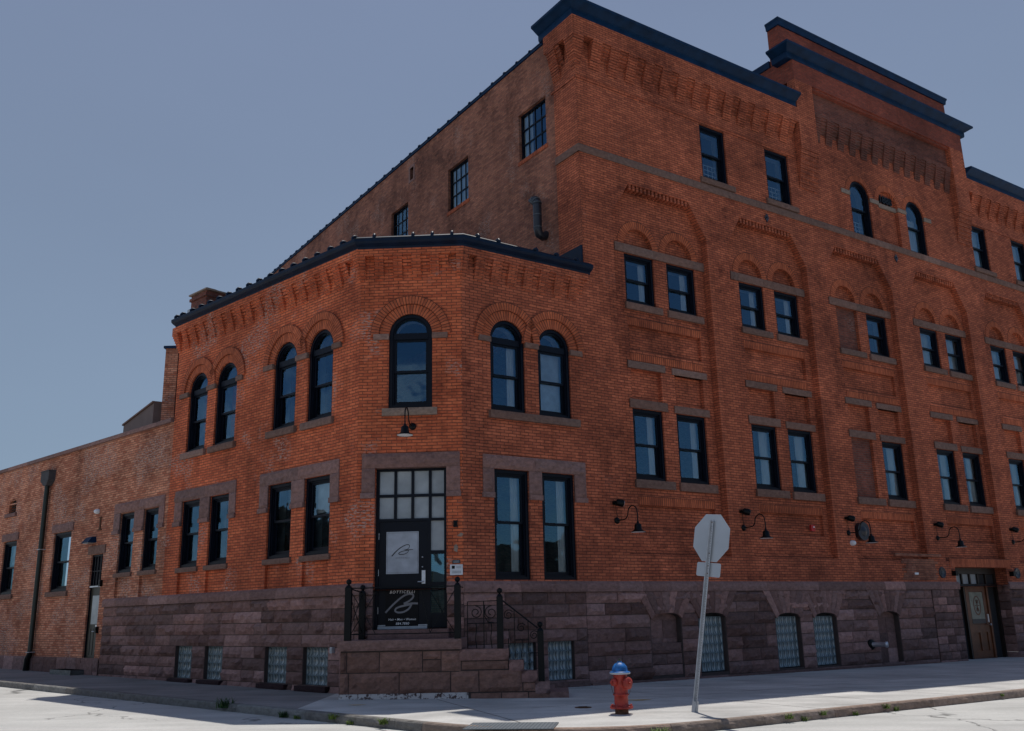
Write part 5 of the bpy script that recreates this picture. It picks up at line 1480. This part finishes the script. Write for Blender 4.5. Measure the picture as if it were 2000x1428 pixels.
def nozzle(nm, ang, r, ln, z):
    T = FH @ Matrix.Rotation(ang, 4, 'Z'); m = MB()
    m.lathe([(r * .8, .09), (r * .8, ln - .05), (r, ln - .048), (r * 1.05, ln - .02), (r, ln), (r * .55, ln + .012), (.0, ln + .014)], (0, 0, z), 20, 'X')
    m.lathe([(.02, ln + .012), (.02, ln + .045), (.0, ln + .046)], (0, 0, z), 5, 'X', sm=False)
    return part(nm, m, 'red', HY, T)
nozzle('side_outlet', radians(-142), .055, .165, .47); nozzle('side_outlet', radians(38), .055, .165, .47); nozzle('pumper_outlet', radians(-50), .09, .175, .455)
def chain(p, q, sag):
    m = MB(); P, Q = Vector(p), Vector(q); n = 9
    pts = [P.lerp(Q, k / n) + Vector((0, 0, -sag * sin(pi * k / n))) for k in range(n + 1)]
    for i, (a, b) in enumerate(zip(pts[:-1], pts[1:])):
        d = (b - a); u = d.normalized(); s_ = u.cross(Vector((0, 0, 1)) if i % 2 else Vector((1, 0, .3))).normalized() * .007
        m.tube([a, a + d * .5 + s_, b, a + d * .5 - s_, a], .0028, 4)
    return part('chain', m, 'rust', HY, FH)
chain((.15, -.1, .42), (.09, -.09, .30), .06); chain((-.15, -.03, .43), (-.1, -.05, .30), .05)

# ================================================================== 9. leaning street sign seen from behind
SG = empty('stop_sign', (2.71, 15.42, gz(2.71) + ZO), "grey back of an octagonal road sign and small plate on a leaning post", "road sign")
lean = Matrix.Rotation(radians(9.3), 4, 'Y') @ Matrix.Rotation(radians(1.5), 4, 'X')
FG = Matrix.Translation((2.71, 15.42, gz(2.71) + ZO)) @ lean @ Matrix.Rotation(radians(-54), 4, 'Z')
m = MB(); H = 2.98; w = .03
def uprof(z): return [(-.045, .0, z), (-.028, .0, z), (-.018, .028, z), (.018, .028, z), (.028, .0, z), (.045, .0, z), (.045, .004, z), (.031, .004, z), (.021, .033, z), (-.021, .033, z), (-.031, .004, z), (-.045, .004, z)]
m.grid([uprof(-.2), uprof(H)], close=True); m.face(uprof(H))
for i in range(70):
    z = .12 + i * .04; m.lathe([(.0, .0), (.0055, .0005)], (.0, .027, z), 6, 'Y') if False else m.box(-.006, .006, .0265, .0285, z, z + .012, mi=1)
po = part('post', m, ['galv', 'mortar'], SG, FG)
def plate(nm, pts, mat='signback'):
    m = MB(); y0, y1 = .034, .038
    m.face([(x, y0, z) for x, z in pts]); m.face([(x, y1, z) for x, z in pts][::-1], mi=1)
    for i in range(len(pts)):
        a, b = pts[i], pts[(i + 1) % len(pts)]; m.face([(a[0], y0, a[1]), (a[0], y1, a[1]), (b[0], y1, b[1]), (b[0], y0, b[1])])
    return part(nm, m, [mat, 'alarm'], SG, FG)
cz = 2.70; R_ = .381 / cos(pi / 8)
plate('octagonal_plate', [(R_ * cos(pi / 8 + k * pi / 4), cz + R_ * sin(pi / 8 + k * pi / 4)) for k in range(8)])
def rr(x0, x1, z0, z1, r=.03):
    out = []
    for cx, cz_, a0 in ((x1 - r, z0 + r, -pi / 2), (x1 - r, z1 - r, 0), (x0 + r, z1 - r, pi / 2), (x0 + r, z0 + r, pi)):
        for k in range(5): a = a0 + k * pi / 8; out.append((cx + r * cos(a), cz_ + r * sin(a)))
    return out
plate('small_plate', rr(-.255, .255, 2.08, 2.30))
m = MB()
for z in (2.13, 2.25, 2.45, 2.95): m.lathe([(.012, -.008), (.012, 0)], (0, .027, z), 6, 'Y')
part('bolts', m, 'rust', SG, FG)
m = MB(); m.box(-.035, .035, -.02, .05, -.05, .16); part('anchor_stub', m, 'galv', SG, FG)

# ================================================================== 10. fixtures on the walls
def lamp_kit():
    k = {}
    m = MB(); m.lathe([(.0, -.05), (.05, -.045), (.075, -.02), (.08, 0)], (0, 0, 0), 18, 'Y'); k['wall_plate'] = (m, 'iron')
    m = MB(); pts = [(0, -.03, 0), (0, -.25, -.0), (0, -.34, .02), (0, -.41, .10)]
    for i in range(9): a = pi - pi * i / 8; pts.append((0, -.58 - .165 * cos(a), .14 + .15 * sin(a)))
    pts += [(0, -.745, .02), (0, -.745, -.12)]
    # order: from the wall out, over the hoop, down
    P = [(0, -.03, 0), (0, -.24, 0), (0, -.33, .02), (0, -.39, .09)] + [(0, -.56 + .16 * cos(pi * i / 8), .13 + .16 * sin(pi * i / 8)) for i in range(1, 8)] + [(0, -.72, .1), (0, -.72, -.13)]
    m.tube(P, .014, 8); k['gooseneck'] = (m, 'iron')
    m = MB(); m.lathe([(.022, -.08), (.03, -.11), (.032, -.13), (.062, -.135), (.078, -.16), (.085, -.25), (.10, -.275), (.17, -.315), (.172, -.322), (.165, -.322), (.09, -.285), (.0, -.28)], (0, -.72, 0), 24); k['shade'] = (m, 'iron')
    m = MB(); m.lathe([(.163, -.3205), (.09, -.287), (.0, -.283)], (0, -.72, 0), 24); k['shade_lining'] = (m, 'white')
    return {n: v[0].mesh(n, v[1]) for n, v in k.items()}
LK = lamp_kit()
def spot_kit():
    m = MB(); m.lathe([(.05, -.05), (.08, -.02), (.088, .10), (.075, .14), (.0, .145)], (0, 0, 0), 14, 'X'); a = m.mesh('floodlight', 'iron')
    m = MB(); m.lathe([(.0, .148), (.05, .148), (.06, .146)], (0, 0, 0), 12, 'X'); b = m.mesh('lens', 'ledge')
    return a, b
SP = spot_kit()
def wall_lamp(F, x, z, label, swing=0, spot=True, zs=.41):
    MW = F @ Matrix.Translation((x, 0, z))
    w = MW.translation
    r = bpy.data.objects.new('wall_lamp', None); COL.objects.link(r); r.location = w; r.empty_display_size = .2
    r['label'] = label; r['category'] = 'wall lamp'; r['group'] = 'black gooseneck wall lamps'
    sw = Matrix.Rotation(radians(swing), 4, 'Z')
    place('wall_plate', LK['wall_plate'], r, MW)
    for n in ('gooseneck', 'shade'):
        o = place(n, LK[n], r, MW @ sw)
    place('shade_lining', LK['shade_lining'], o, MW @ sw)
    if spot:
        T = MW @ Matrix.Translation((-.01, -.09, zs)) @ Matrix.Rotation(radians(-40), 4, 'Z') @ Matrix.Rotation(radians(15), 4, 'Y')
        m = MB(); m.tube([(0, -.03, .06), (-.03, -.03, .2), (-.05, -.04, zs - .02)], .006, 5); m.box(-.11, -.02, -.09, 0, zs - .045, zs + .03)
        place('conduit', m.mesh('conduit', 'iron'), r, MW)
        o = place('floodlight', SP[0], r, T); place('lens', SP[1], o, T)
    return r
lb = ["gooseneck lamp with small floodlight, left of the road sign back and nearest the corner windows", "gooseneck lamp with floodlight, between the road sign and the red alarm",
      "gooseneck lamp with floodlight in front of the round black vent hood", "gooseneck lamp with floodlight above the left side of the brown door", "gooseneck lamp with floodlight cut by the right edge of the photo"]
for (x, z), t in zip(((4.15, 2.06), (8.37, 2.03), (12.61, 2.02), (16.9, 1.99), (21.18, 1.97)), lb): wall_lamp(FR, x, z, t)
wall_lamp(FC, -1.07, 3.93, "gooseneck lamp without floodlight hanging under the middle arched window above the salon door", swing=-4, spot=False)

m = MB(); m.lathe([(.20, -.10), (.235, -.08), (.24, 0)], (0, 0, 0), 24, 'Y'); m.lathe([(.0, -.20), (.12, -.16), (.19, -.11)], (0, 0, .0), 24, 'Y'); m.lathe([(.26, -.14), (.255, 0)], (0, 0, 0), 24, 'Y')
thing('vent_hood', m, 'duct', FR @ Matrix.Translation((13.42, BD, 2.10)), "round dark metal vent hood on the brick behind the third gooseneck lamp", "vent")
m = MB(); m.lathe([(.075, 0), (.075, -.05), (.06, -.1), (.03, -.13), (0, -.135)], (0, 0, 0), 16, 'Y')
thing('security_camera', m, 'ledge', FR @ Matrix.Translation((12.70, 0, 1.74)), "white dome camera on the brick pier just below the third gooseneck lamp", "camera", 'white dome cameras')
thing('security_camera', m, 'ledge', FL @ Matrix.Translation((-12.25, 0, 3.23)), "white dome camera above the anchor plate on the pale annex wall", "camera", 'white dome cameras')
AL = empty('fire_alarm', wpt(FR, 11.30, BD, 2.13), "small red alarm strobe with clear lens on the brick panel below the second bay", "alarm")
m = MB(); m.box(-.075, .075, -.06, 0, -.085, .085); part('body', m, 'alarm', AL, FR @ Matrix.Translation((11.30, BD, 2.13)))
m = MB(); m.box(-.0, .05, -.075, -.06, .01, .04); part('lens', m, 'ledge', AL, FR @ Matrix.Translation((11.30, BD, 2.13)))
for x, s_ in ((16.89, 'left'), (21.12, 'right')):
    T = FR @ Matrix.Translation((x, 0, .96))
    P_ = empty('round_plaque', T.translation, "dark round wall plaque on the brick to the %s of the brown door" % s_, "plaque", 'round plaques beside the brown door')
    m = MB(); m.lathe([(.0, -.02), (.14, -.02), (.15, -.035), (.165, -.03), (.17, 0)], (0, 0, 0), 28, 'Y'); part('disc', m, 'duct', P_, T)
    TEXT('44', .16, 0, -.055, 'panelgrey', 0, yy=-.024, ext=.004, par=P_, F=T, nm='numerals')
for x, s_ in ((17.45, 'left'), (20.72, 'right')):
    m = MB(); m.box(-.06, .06, -.14, 0, -.07, .08); m.grid([[(-.06, -.14, .08), (.06, -.14, .08)], [(-.05, -.02, .13), (.05, -.02, .13)]])
    thing('door_light', m, 'iron', FR @ Matrix.Translation((x, 0, .93)), "small black box light on the %s side of the brown door head" % s_, "wall light", 'box lights beside the brown door')
T = FR @ Matrix.Translation((21.35, -.06, -.32)); MBX = empty('entry_phone', T.translation, "black and silver entry phone box on the stone at the far right", "entry phone")
m = MB(); m.box(-.13, .13, -.08, 0, -.15, .15); part('housing', m, 'iron', MBX, T)
m = MB(); m.box(-.06, .11, -.085, -.081, -.12, .12); part('face_plate', m, 'galv', MBX, T)
T = FC @ Matrix.Translation((-.145, 0, .915)); IC = empty('entry_phone', T.translation, "silver entry phone box on the brick right of the salon door", "entry phone")
m = MB(); m.box(-.13, .13, -.07, 0, -.105, .105); part('housing', m, 'steel', IC, T)
m = MB(); m.box(-.09, -.03, -.075, -.0705, .02, .08); part('screen', m, 'iron', IC, T)
m = MB(); m.box(.0, .1, -.074, -.0705, .03, .07); m.box(-.09, .1, -.074, -.0705, -.07, -.02); part('keypad', m, 'galv', IC, T)
m = MB(); m.box(-.08, .08, -.012, 0, -.035, .035); m.box(-.06, .06, -.014, -.011, .008, .016, mi=1); m.box(-.06, .06, -.014, -.011, -.016, -.008, mi=1)
thing('notice_plate', m, ['duct', 'galv'], FC @ Matrix.Translation((-.15, 0, 1.08)), "small dark notice plate just above the silver entry phone", "notice")
m = MB(); m.box(-.04, .04, -.10, 0, -.06, .07); m.lathe([(.0, -.115), (.025, -.11), (.03, -.10)], (0, 0, 0), 12, 'Y')
thing('security_camera', m, 'iron', FC @ Matrix.Translation((-.16, 0, 1.84)), "small black camera box on the brick at the upper right of the salon door", "camera")
# mortar patches right of the door are plain wall repairs
m = MB()
sheet(m, [(-.14, 1.60), (-.04, 1.58), (.0, 1.64), (-.05, 1.67), (-.1, 1.63)], [], -.004); sheet(m, [(-.2, 1.30), (-.13, 1.27), (-.11, 1.38), (-.15, 1.44), (-.2, 1.40)], [], -.004)
part('mortar_patch', m, 'stone_pale', BC, FC)

for x, z, s_ in ((10.45, 11.1, 'under the belt course left of the tower'), (16.71, 11.1, 'under the belt course below the two tower arches')):
    m = MB(); m.face([(-.10, -.02, 0), (0, -.035, -.14), (.10, -.02, 0), (0, -.035, .14)]); m.face([(-.10, 0, 0), (0, 0, -.14), (0, -.035, -.14), (-.10, -.02, 0)]); m.face([(0, 0, -.14), (.1, 0, 0), (.1, -.02, 0), (0, -.035, -.14)])
    m.box(-.02, .02, -.06, -.02, -.02, .02)
    thing('anchor_plate', m, 'duct', FR @ Matrix.Translation((x, 0, z)), "dark diamond-shaped tie plate %s" % s_, "tie plate", 'diamond tie plates')
m = MB(); m.box(-.03, .03, -.03, 0, -.17, .17); m.box(-.11, .11, -.035, 0, -.20, -.165); m.box(-.08, .08, -.035, 0, .165, .195)
thing('anchor_plate', m, 'rust', FL @ Matrix.Translation((-12.03, 0, 2.86)), "rusty I-shaped tie plate above the lamp over the annex door", "tie plate")
T = FL @ Matrix.Translation((-12.42, 0, 2.32)); WP = empty('wall_pack_lamp', T.translation, "black wedge-shaped wall lamp over the narrow annex door", "wall light")
m = MB(); m.face([(-.2, 0, .18), (.18, 0, .18), (.18, -.12, .17), (-.2, -.12, .17)][::-1]); m.face([(-.2, -.12, .17), (.18, -.12, .17), (.22, -.26, 0), (-.24, -.26, 0)][::-1]); m.face([(-.24, 0, 0), (-.24, -.26, 0), (-.2, -.12, .17), (-.2, 0, .18)]); m.face([(.22, 0, 0), (.22, -.26, 0), (.18, -.12, .17), (.18, 0, .18)])
m.face([(-.24, 0, .001), (.22, 0, .001), (.22, -.26, .001), (-.24, -.26, .001)])
part('housing', m, 'navy', WP, T)
m = MB(); m.box(-.18, .16, -.22, -.06, -.02, 0.0); part('lens', m, 'frost', WP, T)
for z, s_ in ((1.13, 'at the top right of the annex door'), (-.16, 'beside the handle of the annex door')):
    m = MB(); m.box(-.05, .05, -.08, 0, -.09, .09); m.box(-.035, .035, -.086, -.079, -.02, .06)
    thing('junction_box', m, 'iron', FL @ Matrix.Translation((-11.60, 0, z)), "small black electrical box %s" % s_, "electrical box", 'boxes beside the annex door')
m = MB(); m.box(-.04, .04, -.07, 0, -.06, .06); m.box(-.02, .03, -.075, -.069, -.03, .03)
thing('electrical_outlet', m, 'galv', FL @ Matrix.Translation((-.62, -.03, -.62)), "small grey outlet box on the stone just left of the stoop", "outlet")

# downspout
T = FL; DS = empty('downspout', wpt(FL, -15.95, -.1, -1.35), "dark green downspout with box-shaped rain head on the annex wall between two windows", "downspout")
m = MB(); xd = -15.92
m.tube([(xd - .05, -.11, 4.5), (xd - .02, -.11, -.80)], .075, 12)
part('pipe', m, 'green_pipe', DS, T)
m = MB(); m.tube([(xd - .02, -.11, -.78), (xd - .02, -.11, -.86), (xd - .10, -.14, -1.0), (xd - .12, -.14, -1.48)], [.085, .085, .085, .095], 12); part('cast_iron_boot', m, 'iron', DS, T)
m = MB(); m.box(-16.28, -15.66, -.22, 0, 4.55, 4.84); m.box(-16.30, -15.64, -.24, 0, 4.84, 4.87); m.grid([[(-16.28, -.22, 4.55), (-15.66, -.22, 4.55), (-15.66, 0, 4.55), (-16.28, 0, 4.55)], [(-16.06, -.2, 4.38), (-15.86, -.2, 4.38), (-15.86, -.02, 4.38), (-16.06, -.02, 4.38)]], close=True)
part('rain_head', m, 'roof', DS, T)
for z in (2.34, -.80):
    m = MB(); m.box(xd - .14, xd + .10, -.195, 0, z - .012, z + .012); part('strap', m, 'galv', DS, T)

# vent elbow on the tall side wall
T = FW; VP = empty('vent_pipe', wpt(FW, -1.6, 0, 9.9), "dark vent pipe with elbow top on the tall side wall above the salon roof", "vent pipe")
m = MB(); xv = -1.62
m.tube([(xv, .12, 9.66), (xv, -.02, 9.58), (xv, -.13, 9.62), (xv, -.17, 9.76), (xv, -.17, 10.45)], .115, 16)
part('pipe', m, 'duct', VP, T)
m = MB()
P = [(xv, -.17, 10.45), (xv - .01, -.17, 10.53), (xv - .06, -.18, 10.60), (xv - .13, -.19, 10.60), (xv - .18, -.20, 10.56)]
m.tube(P, .12, 16, caps=False); part('elbow', m, 'duct', VP, T)
m = MB()
for p, q in zip(P[:-1], P[1:]):
    c = Vector(p).lerp(Vector(q), .5); d_ = (Vector(q) - Vector(p)).normalized() * .012; m.tube([c - d_, c + d_], .131, 16)
for z in (9.8, 10.15): m.tube([(xv, -.17, z - .01), (xv, -.17, z + .01)], .121, 16)
part('seam_bands', m, 'panelgrey', VP, T)

# fire department connection on the stone base
T = FR @ Matrix.Translation((13.02, -.05, -1.0)); FD = empty('fire_connection', T.translation, "black and silver pipe outlet sticking out of the stone base left of the walled-up arch", "pipe outlet")
m = MB(); m.lathe([(.0, -.03), (.10, -.03), (.14, -.01), (.14, .05)], (0, 0, 0), 20, 'Y'); part('flange', m, 'iron', FD, T)
m = MB(); m.lathe([(.0, -.42), (.075, -.42), (.08, -.36), (.065, -.34), (.06, 0)], (0, 0, 0), 20, 'Y')
part('nozzle', m, 'steel', FD, T @ Matrix.Rotation(radians(20), 4, 'Z'))
m = MB(); m.box(-.09, .09, -.012, 0, -.03, .03); thing('wall_sticker', m, 'ledge', FR @ Matrix.Translation((15.55, -.02, .92)), "small white tag on the patched brickwork left of the brown door", "tag")

# ================================================================== 11. things on the ground
m = MB()
uu = wxy(FR, -2.66, -4.6); tp = [(-.72, 14.32), (.46, 14.02), (.64, 13.42), (-.98, 13.75)]
c = Vector((-.10, 13.92)); th = radians(-8)
T = Matrix.Translation((c.x, c.y, gz(c.x) + ZO + .006)) @ Matrix.Rotation(th, 4, 'Z')
m.box(-.62, .62, -.5, .28, -.005, .004)
for i in range(24):
    for j in range(15): m.lathe([(.014, .003), (.011, .008), (0, .009)], (-.60 + i * .052, -.47 + j * .05, 0), 6)
thing('tactile_plate', m, 'panelgrey', T, "grey studded tactile plate set in the pavement at the corner kerb", "tactile paving")
for (x, y, r, mt, lb_, ct) in ((wxy(FR, 16.6, -3.9)[0], wxy(FR, 16.6, -3.9)[1], .16, 'rust', "small dark round valve cover in the pavement before the brown door", "valve cover"),
                     (1.05, 16.35, .12, 'rust', "small dark iron cover in the pavement left of the fire hydrant", "valve cover")):
    m = MB(); m.lathe([(r + .02, -.02), (r + .02, .004), (r, .006), (r - .01, .004), (r - .02, .006), (.0, .006)], (0, 0, 0), 24)
    for k in range(-3, 4): m.box(-r * .6, r * .6, k * .03 - .004, k * .03 + .004, .005, .009)
    thing('valve_cover', m, mt, Matrix.Translation(gpt(x, y, .004)), lb_, ct)
for (x, y, s_) in ((2.12, 17.6, 1.0), (-2.85, 17.3, .7)):
    m = MB(); P = []
    for k in range(14): a = 2 * pi * k / 14; r = s_ * (.16 + .05 * sin(3 * a)); P.append((x + r * 1.3 * cos(a), y + r * .5 * sin(a)))
    m.face([gpt(a, b, .004) for a, b in P]); o = structure('painted_mark', m, 'yellow')
m = MB(); rockbox(m, -13.55, -12.15, -1.62, -1.24, -.42, 0.02, .02, t=(1.1, 1.15, 1.1)); m.face([(-13.55, -.42, -1.24), (-12.15, -.42, -1.24), (-12.15, 0, -1.24), (-13.55, 0, -1.24)], None, (1.2, 1.25, 1.2))
m.face([(-12.15, -.42, -1.24), (-12.15, 0, -1.24), (-12.15, 0, -1.62), (-12.15, -.42, -1.62)], None, (1, 1, 1))
thing('stone_doorstep', m, 'kerb_old', FL, "low worn stone doorstep on the pavement beside the narrow annex door", "doorstep")

# weeds growing from the kerb joints
def tuft(seed, n, h, spread):
    rnd = random.Random(seed); m = MB()
    for i in range(n):
        a = rnd.uniform(0, 2 * pi); l = h * rnd.uniform(.5, 1); w = rnd.uniform(.006, .014); b = rnd.uniform(.2, 1.0) * spread
        ca, sa = cos(a), sin(a); ox, oy = rnd.uniform(-spread, spread) * .6, rnd.uniform(-spread, spread) * .25; pts = []
        for k in range(5):
            t = k / 4; r = b * t ** 1.4; ww = w * (1 - t) + .001; z = l * (t - .35 * t * t)
            pts.append([(ox + ca * r - sa * ww, oy + sa * r + ca * ww, z), (ox + ca * r + sa * ww, oy + sa * r - ca * ww, z)])
        m.grid(pts)
    return m
wp = [(1240, 0), (0, 0)]
weeds = [(FR, u, -6.62, h, 'leaf') for u, h in ((-2.6, .20), (-1.9, .13), (-.9, .18), (1.7, .14), (2.05, .12), (2.5, .12), (3.3, .10), (4.1, .14), (4.35, .12), (7.6, .08))] + [(FL, u, -2.63, h, mt) for u, h, mt in ((1.55, .18, 'leafdk'), (-.35, .30, 'leafdk'), (1.9, .12, 'leaf'), (2.9, .16, 'leaf'), (3.3, .12, 'leaf'), (4.1, .16, 'leaf'))]
wl = ["right of the tactile plate", "below the fire hydrant", "between hydrant and road sign", "right of the road sign shadow", "in the second joint right of the road sign", "in the third joint right of the road sign", "before the second glass-block arch",
      "before the third glass-block arch", "on the far kerb below the pipe outlet", "at the right edge of the photo", "bushy and dark, at the shaded left kerb near the new concrete", "bushy and dark, in the shaded gutter below the left basement windows", "at the start of the new concrete", "on the rounded corner kerb", "on the rounded corner kerb, nearer the tactile plate", "beside the tactile plate"]
for i, (F, u, y, h, mt) in enumerate(weeds):
    w_ = wpt(F, u, y); m = tuft(i + 3, 60 if h > .15 else 34, h, h * .8)
    thing('weed', m, mt, Matrix.Translation((w_.x, w_.y, gz(w_.x) + ZO - .12 + (0.05 if i % 2 else 0))), "small weed growing from the kerb " + wl[i] if 'bushy' not in wl[i] else "small weed, " + wl[i], "weed", "weeds along the kerb")
